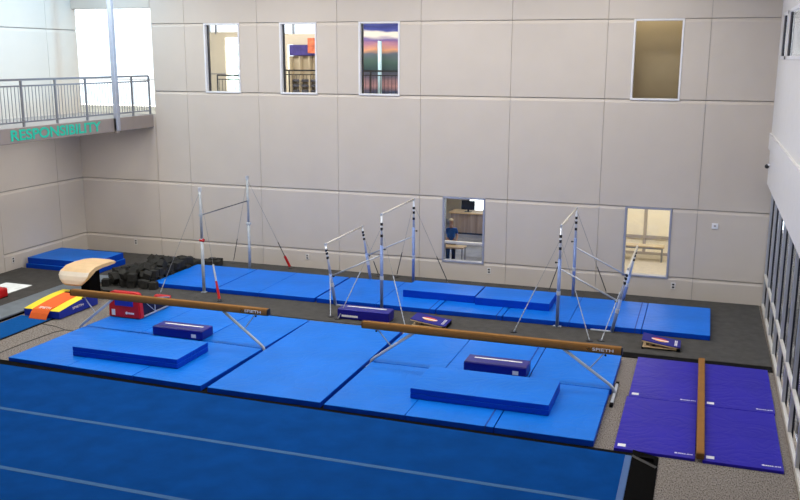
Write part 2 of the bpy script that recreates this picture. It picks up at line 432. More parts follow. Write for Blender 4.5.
# ------------------------------------------------------------------ upper corridor behind the wall
bm = BM(); box(bm, -26, -7.0, .2, 5.2, 4.42, 4.6); struct('floor_corridor', bm, M['pale_floor'])
bm = BM(); box(bm, -26, -7.0, .2, 4.4, 8.3, 8.4); struct('ceiling_corridor', bm, M['ceiling'])
bm = BM()
Y0, Y1 = 4.2, 4.35
box(bm, -18.4, -16.42, Y0, Y1, 4.6, 7.28); box(bm, -18.4, -9, Y0, Y1, 7.95, 8.3)
box(bm, -15.85, -14.0, Y0, Y1, 4.6, 7.22); box(bm, -14.0, -9, Y0, Y1, 6.85, 7.2); box(bm, -16.42, -15.85, Y0, Y1, 7.1, 7.28)
box(bm, -13.75, -7, Y0, Y1, 4.6, 6.86); box(bm, -11.9, -7.0, Y0, Y1, 7.2, 8.3)
wc = struct('wall_corridor', bm, M['beige_room'])
bm = BM(); box(bm, -18.4, -16.42, Y0 - .02, Y0, 5.8, 5.84); struct('wall_corridor_rail', bm, M['groove'], wc)
bm = BM(); box(bm, -7.2, -7.0, .2, 4.2, 4.6, 8.3); struct('wall_corridor_end', bm, M['beige_room'])
bm = BM(); box(bm, -26, -25.8, .2, 4.2, 4.6, 8.3); struct('wall_corridor_far', bm, M['white_wall'])
# clerestory mullions and the corridor glazing frames
w = thing('window_10', '', ''); del w['label'], w['category']; w['kind'] = 'structure'
for x in (-17.05, -16.78, -14.95, -13.75, -12.6):
    bm = BM(); box(bm, x - .03, x + .03, Y0, Y0 + .1, 7.2, 7.95); obj('mullion', bm, M['rail'], w)
for x in (-22.9, -19.4):
    bm = BM(); box(bm, x - .04, x + .04, Y0, Y0 + .1, 4.6, 8.3); obj('mullion', bm, M['white'], w)
bm = BM(); box(bm, -25.8, -18.4, Y0, Y0 + .1, 5.55, 5.62); obj('transom', bm, M['white'], w)
bm = BM(); box(bm, -25.8, -18.4, Y0 + .04, Y0 + .05, 4.6, 8.3); obj('pane', bm, M['glass'], w)
# trees far outside, seen through the corridor window
for i, (x, y, z, r) in enumerate(((-25.2, 22, 5.3, 1.9), (-22.8, 28, 5.0, 1.7))):
    bm = BM(); bmesh.ops.create_icosphere(bm, subdivisions=4, radius=r)
    for v in bm.verts: v.co *= 1 + .18 * math.sin(v.co.x * 5 + i) * math.sin(v.co.y * 6) * math.cos(v.co.z * 5)
    t = thing('tree', ['hazy green tree outside, seen through the leftmost upper window', 'hazy tree outside at the right edge of the leftmost upper window'][i], 'tree', (x, y, 0), group='trees outside the upper corridor')
    obj('crown', bm, M['foliage'], t, loc=(0, 0, z))
    bm = BM(); tube(bm, [(0, 0, -2), (.05, 0, 2), (0, 0, z)], .25, 8, .12); obj('trunk', bm, M['dark_wood'], t)
bm = BM(); box(bm, -70, 40, 12, 90, -2.6, -2.5); struct('ground', bm, solid('pale_ground', '#d4d6d2', .9))
# dark guard rails in the corridor
def guard(label, x0, x1, y, zt, n):
    t = thing('guard_railing', label, 'railing', (x0, y, 4.6), group='dark guard railings of the upper corridor')
    h = zt - 4.6; L = x1 - x0
    bm = BM(); bar(bm, (0, 0, h), (L, 0, h), .05, .05); obj('top_rail', bm, M['dark'], t)
    bm = BM(); bar(bm, (0, 0, h - .14), (L, 0, h - .14), .03, .03); obj('lower_rail', bm, M['dark'], t)
    for k in range(n + 1):
        bm = BM(); bar(bm, (L * k / n, 0, 0), (L * k / n, 0, h), .04, .04); obj('post', bm, M['dark'], t)
    for k in range(int(L / .13)):
        x = .065 + .13 * k
        bm = BM(); bar(bm, (x, 0, .1), (x, 0, h - .14), .012, .012); obj('picket', bm, M['dark'], t)
guard('dark railing crossing the lower right of the leftmost upper window', -16.6, -15.3, 3.9, 5.78, 1)
guard('dark picket railing in front of the lockers in the second upper window', -14.6, -12.4, 3.3, 5.98, 2)
guard('dark railing crossing the sunset mural in the third upper window', -11.7, -9.4, 3.3, 5.98, 2)
# lockers, sign, poster, mural
t = thing('locker_cabinet', 'beige tall open cubbies below the purple sign in the second upper window', 'locker', (-13.72, 3.95, 4.6))
bm = BM(); box(bm, 0, 1.45, .15, .2, 0, 1.85); obj('back_panel', bm, M['locker'], t)
for k in range(5):
    bm = BM(); box(bm, .36 * k - .02, .36 * k + .02, -.12, .15, 0, 1.85); obj('divider', bm, M['locker'], t)
for z in (.05, .45, .62, .8, .98):
    bm = BM(); box(bm, .03, 1.43, -.02, .13, z, z + .09, .02, 1); obj('stored_bag', bm, M['locker_gap'], t)
bm = BM(); box(bm, 0, 1.5, 0, .16, 0, .36, .01, 1); tag(obj('wall_sign', bm, M['sign_purple'], loc=(-13.8, 3.98, 6.47)), 'dark purple sign board above the lockers in the second upper window', 'sign')
bm = BM(); box(bm, 0, .32, 0, .03, 0, .5); tag(obj('wall_poster', bm, M['poster'], loc=(-13.0, 3.75, 6.55)), 'orange and brown poster at the upper right of the second upper window', 'poster')
bm = BM(); box(bm, 0, 2.3, 0, .04, 0, 2.62); tag(obj('wall_mural', bm, M['mural'], loc=(-11.75, 4.1, 5.0)), 'sunset coloured landscape mural seen through the third upper window', 'mural')
bm = BM(); tube(bm, [(0, 0, 0), (0, 0, 2.25)], .07, 16); tag(obj('reflection_tube', bm, solid('pale_blue_reflection', '#bfe2f2', .2), loc=(-10.45, 3.9, 4.7), smooth=True), 'pale blue tube made for a bright reflection in front of the sunset mural', 'column')  # tube built to imitate a bright upright reflection
# tan wall behind the right upper window
bm = BM(); box(bm, -3.4, .4, 1.3, 1.4, 4.6, 8.3); box(bm, -3.4, -3.3, .2, 1.3, 4.6, 8.3); box(bm, .3, .4, .2, 1.3, 4.6, 8.3); box(bm, -3.4, .4, .2, 1.4, 8.3, 8.4); box(bm, -3.4, .4, .2, 1.4, 4.5, 4.6)
struct('wall_closet', bm, M['tan_room'])

# ------------------------------------------------------------------ ground floor rooms behind the lower windows
bm = BM(); box(bm, -12, 1.7, .2, 11.2, 3.0, 3.1); struct('ceiling_lobby', bm, M['ceiling'])
bm = BM(); box(bm, -4.3, -4.2, .2, 11, 0, 3.0); struct('wall_partition', bm, M['beige_room'])
bm = BM(); box(bm, -12, -11.9, .2, 11, 0, 3.0); box(bm, -12, -8.9, 9.9, 10, 0, 3); struct('wall_lobby', bm, M['beige_room'])
bm = BM(); box(bm, -12, -4.3, .2, 9.9, 0, .012); struct('floor_lobby', bm, M['room_floor'])
bm = BM(); box(bm, -4.2, 1.7, .2, 5.65, 0, .012); struct('floor_side_room', bm, M['pale_floor'])
bm = BM(); box(bm, -4.2, 1.7, 5.6, 5.7, 0, 3.0); ws = struct('wall_side_room', bm, M['cream_room'])
bm = BM(); box(bm, -1.74, -1.64, 5.55, 5.6, 0, 3.0); box(bm, -4.2, 1.7, 5.54, 5.6, .56, .66); box(bm, -4.2, 1.7, 5.57, 5.6, 0, .1)
struct('wall_side_room_trim', bm, M['groove'], ws)
bm = BM(); box(bm, 1.6, 1.7, .2, 5.6, 0, 3); struct('wall_side_end', bm, M['cream_room'])
t = thing('window_11', '', ''); del t['label'], t['category']; t['kind'] = 'structure'
for x in (-8.85, -7.6, -6.4, -5.2, -4.4):
    bm = BM(); box(bm, x - .04, x + .04, 9.9, 10, 0, 3.0); obj('mullion', bm, M['rail'], t)
bm = BM(); box(bm, -8.9, -4.3, 9.94, 9.95, 0, 3.0); obj('pane', bm, M['glass'], t)
t = thing('reception_desk', 'wood fronted reception counter inside the left lower window', 'desk', (-8.75, 6.9, 0))
bm = BM(); box(bm, 0, 2.6, 0, .08, .08, .78); obj('front_panel', bm, M['desk'], t)
bm = BM(); box(bm, -.05, 2.65, -.06, .75, .78, .83, .008, 1); obj('counter_top', bm, M['wood'], t)
bm = BM(); box(bm, .03, 2.57, .03, .07, 0, .08); obj('toe_kick', bm, M['dark'], t)
t = thing('computer_monitor', 'dark monitor standing on the wood fronted reception counter', 'monitor', (-8.15, 7.1, .83))
bm = BM(); box(bm, -.26, .26, 0, .05, .08, .42, .01, 1); obj('screen', bm, M['dark'], t)
bm = BM(); box(bm, -.03, .03, .03, .06, 0, .12); obj('stand', bm, M['dark'], t)
bm = BM(); box(bm, -.12, .12, -.05, .12, 0, .012); obj('base', bm, M['dark'], t)
t = thing('table', 'small pale wooden table just inside the left lower window', 'table', (-7.05, 1.35, 0))
bm = BM(); box(bm, -.42, .3, -.22, .22, .70, .745, .008, 1); obj('tabletop', bm, M['wood'], t)
for x in (-.38, .26):
    for y in (-.18, .18):
        bm = BM(); tube(bm, [(x, y, .70), (x, y, 0)], .016, 8); obj('leg', bm, M['rail'], t)
t = thing('bench', 'long pale wooden bench inside the right lower window', 'bench', (-1.95, 4.6, 0))
bm = BM(); box(bm, -1.2, .95, -.18, .18, .48, .53, .008, 1); obj('seat', bm, M['bench_wood'], t)
for x in (-1.1, .88):
    bm = BM(); bar(bm, (x, -.12, .48), (x, -.12, 0), .05, .05); bar(bm, (x, .12, .48), (x, .12, 0), .05, .05); bar(bm, (x, -.12, .42), (x, .12, .42), .04, .04); obj('leg', bm, M['rail'], t)
bm = BM(); bar(bm, (-1.1, 0, .43), (.88, 0, .43), .04, .05); obj('apron', bm, M['rail'], t)

# a person in blue inside the left lower window
def skin_mesh(name, verts, edges, radii, m, parent):
    me = bpy.data.meshes.new(name); me.from_pydata(verts, edges, []); o = bpy.data.objects.new(name, me); col.objects.link(o)
    md = o.modifiers.new('s', 'SKIN'); sv = me.skin_vertices[0].data
    for v, r in zip(sv, radii): v.radius = (r, r)
    sv[0].use_root = True
    sb = o.modifiers.new('d', 'SUBSURF'); sb.levels = 2; sb.render_levels = 2
    dg = bpy.context.evaluated_depsgraph_get(); nm = bpy.data.meshes.new_from_object(o.evaluated_get(dg))
    bpy.data.objects.remove(o); nm.name = name; nm.materials.clear(); nm.materials.append(m)
    for p in nm.polygons: p.use_smooth = True
    r = bpy.data.objects.new(name, nm); col.objects.link(r); r.parent = parent; return r
p = thing('person', 'pale haired person in a blue top standing behind the small wooden table', 'person', (-7.38, 2.0, 0), (0, 0, .4))
V = [(0, 0, .78), (0, 0, .95), (0, 0, 1.1), (0, -.01, 1.2), (0, -.02, 1.27), (0, -.03, 1.36), (0, -.03, 1.44)]
R = [.11, .10, .115, .07, .045, .075, .06]
E = [(i, i + 1) for i in range(6)]
for s in (-1, 1):
    k = len(V); V += [(s * .15, 0, 1.15), (s * .2, -.03, .93), (s * .15, -.2, .84), (s * .13, -.27, .82)]; R += [.05, .04, .032, .025]; E += [(2, k), (k, k + 1), (k + 1, k + 2), (k + 2, k + 3)]
    for f in range(4):
        q = len(V); V += [(s * .13 + (f - 1.5) * .018, -.31, .815 + .004 * f), (s * .13 + (f - 1.5) * .02, -.34 - .006 * (f in (1, 2)), .80)]; R += [.008, .007]; E += [(k + 3, q), (q, q + 1)]
    k = len(V); V += [(s * .08, 0, .72), (s * .09, -.01, .42), (s * .09, .01, .07), (s * .1, -.12, .03)]; R += [.085, .055, .04, .03]; E += [(0, k), (k, k + 1), (k + 1, k + 2), (k + 2, k + 3)]
skin_mesh('body', V, E, R, M['skin'], p)
V = [(0, 0, .74), (0, 0, .95), (0, 0, 1.1), (0, -.01, 1.2)]; R = [.13, .125, .14, .075]; E = [(0, 1), (1, 2), (2, 3)]
for s in (-1, 1):
    k = len(V); V += [(s * .15, 0, 1.14), (s * .195, -.02, .98)]; R += [.066, .058]; E += [(2, k), (k, k + 1)]
skin_mesh('shirt', V, E, R, M['shirt'], p)
V = [(0, 0, .76)]; R = [.12]; E = []
for s in (-1, 1):
    k = len(V); V += [(s * .08, 0, .7), (s * .09, -.01, .42), (s * .09, .01, .1)]; R += [.095, .07, .058]; E += [(0, k), (k, k + 1), (k + 1, k + 2)]
skin_mesh('trousers', V, E, R, M['trousers'], p)
skin_mesh('hair', [(0, .02, 1.36), (0, .0, 1.43), (0, -.02, 1.475)], [(0, 1), (1, 2)], [.075, .09, .055], M['hair'], p)

# ------------------------------------------------------------------ balcony along the left wall
BX = -16.7
b = thing('balcony', '', ''); del b['label'], b['category']; b.name = 'trim_2'; b['kind'] = 'structure'
bm = BM(); box(bm, XL, BX - .14, YF, -.0, 4.30, 4.60); obj('slab', bm, M['slab'], b)
fb = BM(); box(fb, BX - .14, BX, YF, -.0, 4.22, 4.62, .01, 1); fo = obj('fascia', fb, M['fascia'], b)
bm = BM(); tube(bm, [(BX - .3, YF, 4.24), (BX - .3, -1.2, 4.24)], .045, 10); obj('pipe', bm, M['dark'], b)
text_obj('lettering', 'RESPONSIBILITY', M['teal'], b, (BX + .004, -6.30, 4.285), (0, 1, 0), (0, 0, 1), 3.62, .285, .006, bold=.026)
r = thing('balcony_railing', 'long grey metal picket railing on the balcony above RESPONSIBILITY', 'railing', (BX - .1, 0, 4.62))
Lr = 14.0
for nm, z, w in (('top_rail', 1.2, .055), ('upper_rail', 1.04, .04), ('bottom_rail', .12, .04)):
    bm = BM(); bar(bm, (0, -.06, z), (0, -Lr, z), w, w); obj(nm, bm, M['rail'], r)
py = [-.02, -.93, -3.12, -4.39, -5.68, -6.95, -8.25, -9.6, -10.9, -12.2, -13.5]
for y in py:
    bm = BM(); bar(bm, (0, y, 0), (0, y, 1.2), .05, .05); obj('post', bm, M['rail'], r)
k = 0; y = -.2
while y > -9.5:
    bm = BM(); tube(bm, [(0, y, .12), (0, y, 1.04)], .009, 6); obj('picket', bm, M['rail'], r); y -= .127; k += 1
t = thing('steel_column', 'slim grey steel column rising in front of the balcony railing', 'column', (BX + .078, -2.0, 4.2))
bm = BM(); box(bm, -.07, .07, -.07, .07, .05, ZC - 4.2, .012, 1); obj('shaft', bm, M['column'], t)
bm = BM(); box(bm, -.088, .02, -.07, .07, -.02, .42, .006, 1); obj('bracket_plate', bm, M['fascia'], t)

# ------------------------------------------------------------------ floor coverings
bm = BM()
pl = [(XL + .02, -.02), (XL + .02, -3.16), (-16.02, -3.16), (-16.02, -4.2), (-14.45, -5.12), (XR - .06, -5.12), (XR - .1, -.02)]
lo = [bm.verts.new((x, y, 0)) for x, y in pl]; hi = [bm.verts.new((x, y, .025)) for x, y in pl]
bm.faces.new(hi); bm.faces.new(lo[::-1])
for k in range(len(pl)): bm.faces.new([lo[k], lo[(k + 1) % len(pl)], hi[(k + 1) % len(pl)], hi[k]])
t = tag(obj('carpet_runner', bm, M['dark_floor']), 'wide dark grey carpet along the back wall beneath the bars', 'carpet')
bm = BM(); box(bm, -6.3, XR - .06, -5.44, -5.12, 0, .018, .006, 1); obj('edging', bm, M['black'], t)
t = thing('tumbling_strip', 'dark grey raised tumbling strip along the left wall with a pale grey edge', 'floor strip', (0, 0, 0))
bm = BM(); box(bm, XL + .02, -16.95, -20, -3.17, 0, .10, .02, 2); obj('deck', bm, M['dark_floor'], t)
bm = BM(); prism(bm, [(-16.95, 0), (-16.95, .10), (-16.22, .098), (-16.13, .09), (-16.13, .06), (-16.3, 0)], -20, -3.2, 'y'); obj('edge_ramp', bm, M['dark_edge'], t)
bm = BM(); box(bm, -16.2, -16.12, -20, -4.3, 0, .055); obj('edge_shadow', bm, M['black'], t)  # black strip standing in for the shadow along the ramp edge

s = thing('spring_floor', 'large dark blue carpeted exercise floor with grey seam lines, in front', 'exercise floor')
def far(x): return -10.52 - .2 * (x + 14) / 13.2      # far edge of the carpet
bm = BM(); A = [(XL + 2, -23), (-.86, -23), (-.86, far(-.86)), (XL + 2, far(XL + 2))]
lo = [bm.verts.new((x, y, 0)) for x, y in A]; hi = [bm.verts.new((x, y, .10)) for x, y in A]
bm.faces.new(hi); bm.faces.new(lo[::-1])
for k in range(4): bm.faces.new([lo[k], lo[(k + 1) % 4], hi[(k + 1) % 4], hi[k]])
obj('carpet', bm, M['blue_carpet'], s)
for y in (-12.47, -14.42, -16.4, -18.4):
    bm = BM(); box(bm, XL + 2, -.90, y - .045, y + .045, .098, .103); obj('seam_strip', bm, M['seam'], s)
bm = BM(); box(bm, -.87, -.76, -23, far(-.8) - .01, .07, .104, .01, 1); obj('edge_tape', bm, M['edge_blue'], s)
bm = BM(); rings = []
for x, e in ((XL + 2, -10.05), (-13.74, -10.13), (-8.86, -10.355), (-6.40, -10.37), (-.42, -10.47)):
    rings.append([bm.verts.new(q) for q in ((x, far(x), .095), (x, e - .06, .05), (x, e, .03), (x, e, 0), (x, far(x), 0))])
for ra, rb in zip(rings, rings[1:]):
    for k in range(5): bm.faces.new([ra[k], ra[(k + 1) % 5], rb[(k + 1) % 5], rb[k]])
bm.faces.new(rings[0][::-1]); bm.faces.new(rings[-1])
obj('border', bm, M['border'], s)
bm = BM(); prism(bm, [(-.765, .095), (-.35, .02), (-.35, 0), (-.765, 0)], -23, -10.47, 'y'); obj('border', bm, M['border'], s)
bm = BM(); bar(bm, (-.76, -10.72, .10), (-.37, -10.90, .03), .07, .006); obj('corner_strip', bm, solid('corner_tape', '#3c3936', .8), s)

# ------------------------------------------------------------------ mats
def pad(name, m, parent, x0, x1, y0, y1, z0, z1, bev=.018, side=None):
    bm = BM(); box(bm, x0, x1, y0, y1, z0, z1, bev, 3)
    o = obj(name, bm, m, parent, smooth=False)
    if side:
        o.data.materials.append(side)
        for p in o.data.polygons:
            if abs(p.normal.z) < .4: p.material_index = 1  # upright faces get the shaded copy of the blue
    return o

def folding_mat(label, xs, y0, y1, z0, z1, m, group=None, cat='mat', strip=None, name='landing_mat', bev=.014, turn=None):
    """panels side by side along x, hinged at the folds"""
    cx, cy = (xs[0] + xs[-1]) / 2, (y0 + y1) / 2
    t = thing(name, label, cat, (cx, cy, max(z0, .006)), group=group)
    if turn:
        px, py, an = turn; c_, s_ = math.cos(an), math.sin(an); dx, dy = cx - px, cy - py
        t.location = (px + c_ * dx - s_ * dy, py + s_ * dx + c_ * dy, max(z0, .006)); t.rotation_euler.z = an
    for a, b2 in zip(xs, xs[1:]):
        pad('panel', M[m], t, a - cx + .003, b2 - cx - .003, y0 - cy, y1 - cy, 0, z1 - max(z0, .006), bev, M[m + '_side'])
    if strip == 'right':
        bm = BM(); box(bm, xs[-1] - cx - .16, xs[-1] - cx - .135, y0 - cy - .003, y1 - cy, z1 - z0 - .004, z1 - z0 + .003); obj('hook_strip', bm, M['velcro'], t)
        bm = BM(); box(bm, xs[-1] - cx - .16, xs[-1] - cx - .135, y0 - cy - .004, y0 - cy + .003, .01, z1 - z0); obj('hook_strip', bm, M['velcro'], t)
    return t
T = .125
bm = BM(); box(bm, -13.6, -1.5, -10.40, -5.6, 0, .004); struct('added_gap_sheet', bm, M['black'])  # black sheet added under the mats to darken the gaps between them
GB = 'royal blue mats under the balance beams'
A0, A1, A2, A3 = -13.70, -12.14, -10.53, -8.92
TN = (-8.92, -7.85, -.03)
folding_mat('royal blue mat at the front left, with the left thick mat on it', [A0, A1, A2], -10.32, -7.86, 0, T, 'blue_vinyl', GB, turn=TN)
folding_mat('royal blue mat in the front row, right of the left thick mat', [A2 + .008, A3], -10.32, -7.86, 0, T, 'blue_vinyl', GB, turn=TN)
folding_mat('royal blue mat under the red spotting block', [A0, A1, A2], -7.84, -5.52, 0, T, 'blue_vinyl', GB, turn=TN)
folding_mat('royal blue mat under the right end of the left beam, behind the beam line', [A2 + .008, A3], -7.84, -5.50, 0, T, 'blue_vinyl', GB, turn=TN)
folding_mat('large single royal blue mat lying between the two balance beams', [-8.84, -6.44], -10.34, -5.52, 0, T, 'blue_vinyl', GB)
C0, C1, C2, C3 = -6.35, -4.76, -3.13, -1.41
folding_mat('royal blue mat at the front, left part under the right thick mat', [C0, C1, C2], -10.40, -7.88, 0, T, 'blue_vinyl', GB, strip='right')
folding_mat('royal blue mat in the front row at its right end', [C2 + .008, C3], -10.40, -7.88, 0, T, 'blue_vinyl', GB)
folding_mat('royal blue mat behind the right beam carrying the right navy foam block', [C0, C1, C2 + .1], -7.85, -5.72, 0, T, 'blue_vinyl', GB, strip='right')
folding_mat('royal blue mat under the right end of the right beam, in the rear row', [C2 + .108, C3 + .03], -7.85, -5.72, 0, T, 'blue_vinyl', GB)

def stacked_mat(label, x0, x1, y0, y1, z0, h, m='blue_vinyl', group=None, n=2, cat='mat'):
    cx, cy = (x0 + x1) / 2, (y0 + y1) / 2
    t = thing('thick_mat', label, cat, (cx, cy, z0), group=group)
    for k in range(n):
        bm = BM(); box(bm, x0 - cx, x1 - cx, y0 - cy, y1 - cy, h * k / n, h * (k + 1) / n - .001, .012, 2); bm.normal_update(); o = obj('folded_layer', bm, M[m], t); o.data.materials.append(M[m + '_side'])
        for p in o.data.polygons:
            if abs(p.normal.z) < .4: p.material_index = 1  # shaded blue copy on the upright faces
    return t
stacked_mat('thick folded royal blue mat lying on the left front mats, below the left beam', -12.53, -9.94, -9.64, -8.42, T, .21)
stacked_mat('thick folded royal blue mat lying on the right front mats, below the right beam', -4.92, -2.31, -9.6, -8.28, T, .21)

GU = 'royal blue mats under the bars'
yb, yf = -1.2, -3.66
folding_mat('royal blue mat at the left end of the bars row, beside the foam pile', [-14.60, -12.55], yf, yb, .026, .15, 'blue_vinyl2', GU)
folding_mat('royal blue mat under the horizontal bar with a fold line, second from the foam pile', [-12.53, -11.22, -9.55], yf, yb, .026, .15, 'blue_vinyl2', GU)
folding_mat('royal blue mat under the left uneven bars with a fold line', [-9.5, -7.82, -6.2], yf, yb, .026, .15, 'blue_vinyl2', GU, strip='right')
folding_mat('royal blue mat below the left thick mat of the bars row', [-6.18, -4.46], yf, yb, .026, .15, 'blue_vinyl2', GU, strip='right')
folding_mat('royal blue mat under the right uneven bars with a fold line', [-4.45, -2.82, -1.113], yf, yb, .026, .15, 'blue_vinyl2', GU, strip='right')
folding_mat('royal blue mat at the right end of the bars row', [-1.108, .43], yf, yb, .026, .15, 'blue_vinyl2', GU)
stacked_mat('thick royal blue mat on the bars row, the one beside the left uneven bars', -7.37, -5.39, -2.76, -1.68, .15, .2, 'blue_vinyl2', n=1)
stacked_mat('thick royal blue mat on the bars row, the one beside the right uneven bars', -5.36, -3.43, -2.88, -1.68, .15, .2, 'blue_vinyl2', n=1)
stacked_mat('thick blue mat at the bottom of the corner stack by the left wall', -19.45, -17.0, -3.1, -1.5, .026, .18, 'blue_vinyl2', 'corner mats', n=1)
stacked_mat('thick blue mat on top of the corner stack by the left wall', -19.4, -17.05, -3.06, -1.52, .208, .19, 'blue_vinyl2', 'corner mats', n=1)

# violet mats with corner tags and printed marks
def mark_bm(x, y, z, w=.24, h=.035):
    bm = BM()
    tube(bm, [(x, y + h / 2, z), (x, y + h / 2, z + .002)], h * .7, 12); box(bm, x, x + .2, y, y + .006, z, z + .002)
    q = x + h
    for wd in (.03, .022, .03, .026, 0, .03, .022, .03):
        if wd: box(bm, q, q + wd * .8, y + .004, y + h, z, z + .002)
        q += wd + .004 if wd else .02
    return bm
def violet(label, x0, x1, y0, y1):
    cx, cy = (x0 + x1) / 2, (y0 + y1) / 2
    t = thing('panel_mat', label, 'mat', (cx, cy, 0), group='violet blue panel mats')
    n = 4; h = (y1 - y0)
    for k in range(n):
        bm = BM(); box(bm, x0 - cx, x1 - cx, y0 - cy + h * k / n, y0 - cy + h * (k + 1) / n, 0, .05, .004, 1); obj('panel', bm, M['purple_vinyl'], t)
    bm = BM(); box(bm, x0 - cx + .05, x0 - cx + .18, y0 - cy + .1, y0 - cy + .21, .05, .052); obj('tag', bm, M['label'], t)
    obj('printed_mark', mark_bm(x1 - cx - .30, y0 - cy + .12, .05), M['label'], t)
violet('violet blue panel mat nearest the blue mats, rear one', -1.05, .22, -7.90, -5.46)
violet('violet blue panel mat nearest the blue exercise floor, front one left of the floor beam', -1.08, .21, -10.40, -7.92)
violet('violet blue panel mat right of the floor beam, rear one by the glass wall', .33, 1.57, -7.93, -5.44)
violet('violet blue panel mat right of the floor beam, front one by the glass wall', .33, 1.55, -10.42, -7.95)
t = thing('floor_beam', 'tan low balance beam lying on the floor between the violet mats', 'balance beam', (.275, -7.9, 0), (0, 0, .006))
bm = BM(); box(bm, -.065, .065, -2.48, 2.48, .052, .16, .015, 3); obj('beam_body', bm, M['suede'], t)
for s_ in (-1, 1):
    bm = BM(); box(bm, -.063, .063, -.02 + s_ * 2.49, .02 + s_ * 2.49, .054, .158, .012, 2); obj('end_cap', bm, M['suede_dark'], t)
for y in (-1.8, 0, 1.8):
    bm = BM(); box(bm, -.045, .045, y - .1, y + .1, 0, .055); obj('foot', bm, M['suede_dark'], t)

# ------------------------------------------------------------------ balance beams
def beam(label, x0, x1, zt, feet, y=-7.82):
    cx = (x0 + x1) / 2; L = (x1 - x0) / 2
    t = thing('balance_beam', label, 'balance beam', (cx, y, 0), group='raised balance beams')
    prof = [(-.05, 0), (-.062, -.03), (-.066, -.08), (-.062, -.13), (-.045, -.15), (.045, -.15), (.062, -.13), (.066, -.08), (.062, -.03), (.05, 0)]
    bm = BM(); prism(bm, [(a, zt + c) for a, c in prof], -L + .01, L - .01); bd = obj('beam_body', bm, M['suede'], t)
    for s_ in (-1, 1):
        bm = BM(); prism(bm, [(a * .97, zt + c * .97 - .002) for a, c in prof], s_ * L - .02, s_ * L + .02); obj('end_cap', bm, M['suede_dark'] if s_ < 0 else M['dark'], t)
        xa, xf = s_ * (L - 1.12), s_ * (L + (.07 if s_ < 0 else -.11))
        xf = feet[0 if s_ < 0 else 1] - cx
        bm = BM(); tube(bm, [(xa, 0, zt - .15), (xf - s_ * .10, 0, .20), (xf - s_ * .03, 0, .13), (xf, 0, .03)], .032, 12); lg = obj('leg', bm, M['steel'], t, smooth=True)
        mx = xa + (xf - xa) * .52; mz = zt - .15 + (.16 - zt + .15) * .5
        bm = BM(); tube(bm, [(mx, 0, mz), (s_ * (L - .32), 0, zt - .15)], .014, 8); obj('brace', bm, M['steel'], lg)
        yfr = -.62 if xf + cx > -2 else -.3
        bm = BM(); box(bm, xf - .028, xf + .028, yfr, .56, .004, .06, .01, 2); obj('foot_bar', bm, M['steel'], lg)
        for e in (-1, 1):
            yy = yfr if e < 0 else .56
            bm = BM(); box(bm, xf - .033, xf + .033, yy - .06, yy + .06, 0, .065, .012, 2); obj('rubber_cap', bm, M['black'], lg)
        bm = BM(); tube(bm, [(s_ * (L - .3), 0, zt - .19), (s_ * (L - .3), -.03, zt - .19)], .02, 10); obj('knob', bm, M['dark'], lg)
    bm = BM()
    lx = L - .66
    bm.faces.new([bm.verts.new(q) for q in ((lx, -.069, zt - .05), (lx + .045, -.069, zt - .10), (lx + .09, -.069, zt - .05), (lx + .045, -.069, zt - .068))]); bmesh.ops.solidify(bm, geom=bm.faces, thickness=.003)
    obj('logo', bm, M['label'], t)
    text_obj('lettering', 'SPIETH', M['label'], t, (lx + .11, -.067, zt - .105), (1, 0, 0), (0, 0, 1), .4, .06, .004, bold=.01)
    return t
beam('tan balance beam on the left, over the red block and left thick mat', -13.92, -8.77, 1.035, (-13.79, -8.88))
beam('tan balance beam on the right, over the right thick mat', -6.55, -1.23, .985, (-6.395, -1.32))

# ------------------------------------------------------------------ bars
def cable(parent, p0, p1, sleeve=.0, sl_mat='sleeve', r=.005, strap=0):
    """wire stay from post top p0 to floor anchor p1, with a tensioner near the floor"""
    p0 = Vector(p0); p1 = Vector(p1)
    bm = BM(); tube(bm, [p0, p1], r, 6); c = obj('cable', bm, M['cable'], parent)
    if sleeve:
        q = p1 + (p0 - p1) * sleeve
        bm = BM(); tube(bm, [q, p1 + (p0 - p1) * .04], .013, 8); obj('tensioner', bm, M[sl_mat], c)
    if strap:
        q = p1 + (p0 - p1) * strap; n = 26
        bm = BM(); tube(bm, [p1.lerp(q, k / n) for k in range(n + 1)], .016, 6)
        ring = len(bm.verts) // (n + 1)
        bm.verts.ensure_lookup_table()
        for k in range(n + 1):
            cc = p1.lerp(q, k / n); s_ = 1.0 if k % 2 else .55
            for v in bm.verts[k * 6:(k + 1) * 6]: v.co = cc + (v.co - cc) * s_
        obj('chain', bm, M['chain'], c)
    bm = BM(); tube(bm, [p1 + Vector((0, 0, -.0)), p1 + Vector((0, 0, .012))], .08, 14); obj('anchor_plate', bm, M['dark'], c)

FZ = .028
t = thing('horizontal_bar', 'single high horizontal bar on two tall grey posts at the left', 'gymnastics bar', (-12.86, -2.38, 0))
yn, yr = -1.34, 1.33
for y, rd in ((yn, 1), (yr, 0)):
    bm = BM(); tube(bm, [(0, y, FZ), (0, y, 1.55)], .045, 14); up = obj('upright', bm, M['galv'], t, smooth=True)
    bm = BM(); tube(bm, [(0, y, 1.4), (0, y, 2.93)], .036, 14); obj('upper_tube', bm, M['galv'], up, smooth=True)
    bm = BM(); tube(bm, [(0, y, 2.85), (0, y, 2.95)], .05, 14); obj('top_cap', bm, M['chrome'], up)
    bm = BM(); tube(bm, [(-.05, y, 1.5), (.06, y, 1.5)], .05, 12); obj('lock_knob', bm, M['red'] if rd else M['galv'], up)
    bm = BM(); box(bm, -.07, .07, y - .06, y + .06, FZ, FZ + .02, .006, 1); obj('base_plate', bm, M['steel'], up)
bm = BM(); tube(bm, [(0, yn, 2.2), (0, yr, 2.2)], .016, 10); obj('bar', bm, M['bar_steel'], t, smooth=True)
for y in (yn, yr):
    bm = BM(); tube(bm, [(0, y - .05, 2.2), (0, y + .05, 2.2)], .042, 12); obj('bar_clamp', bm, M['galv'], t)
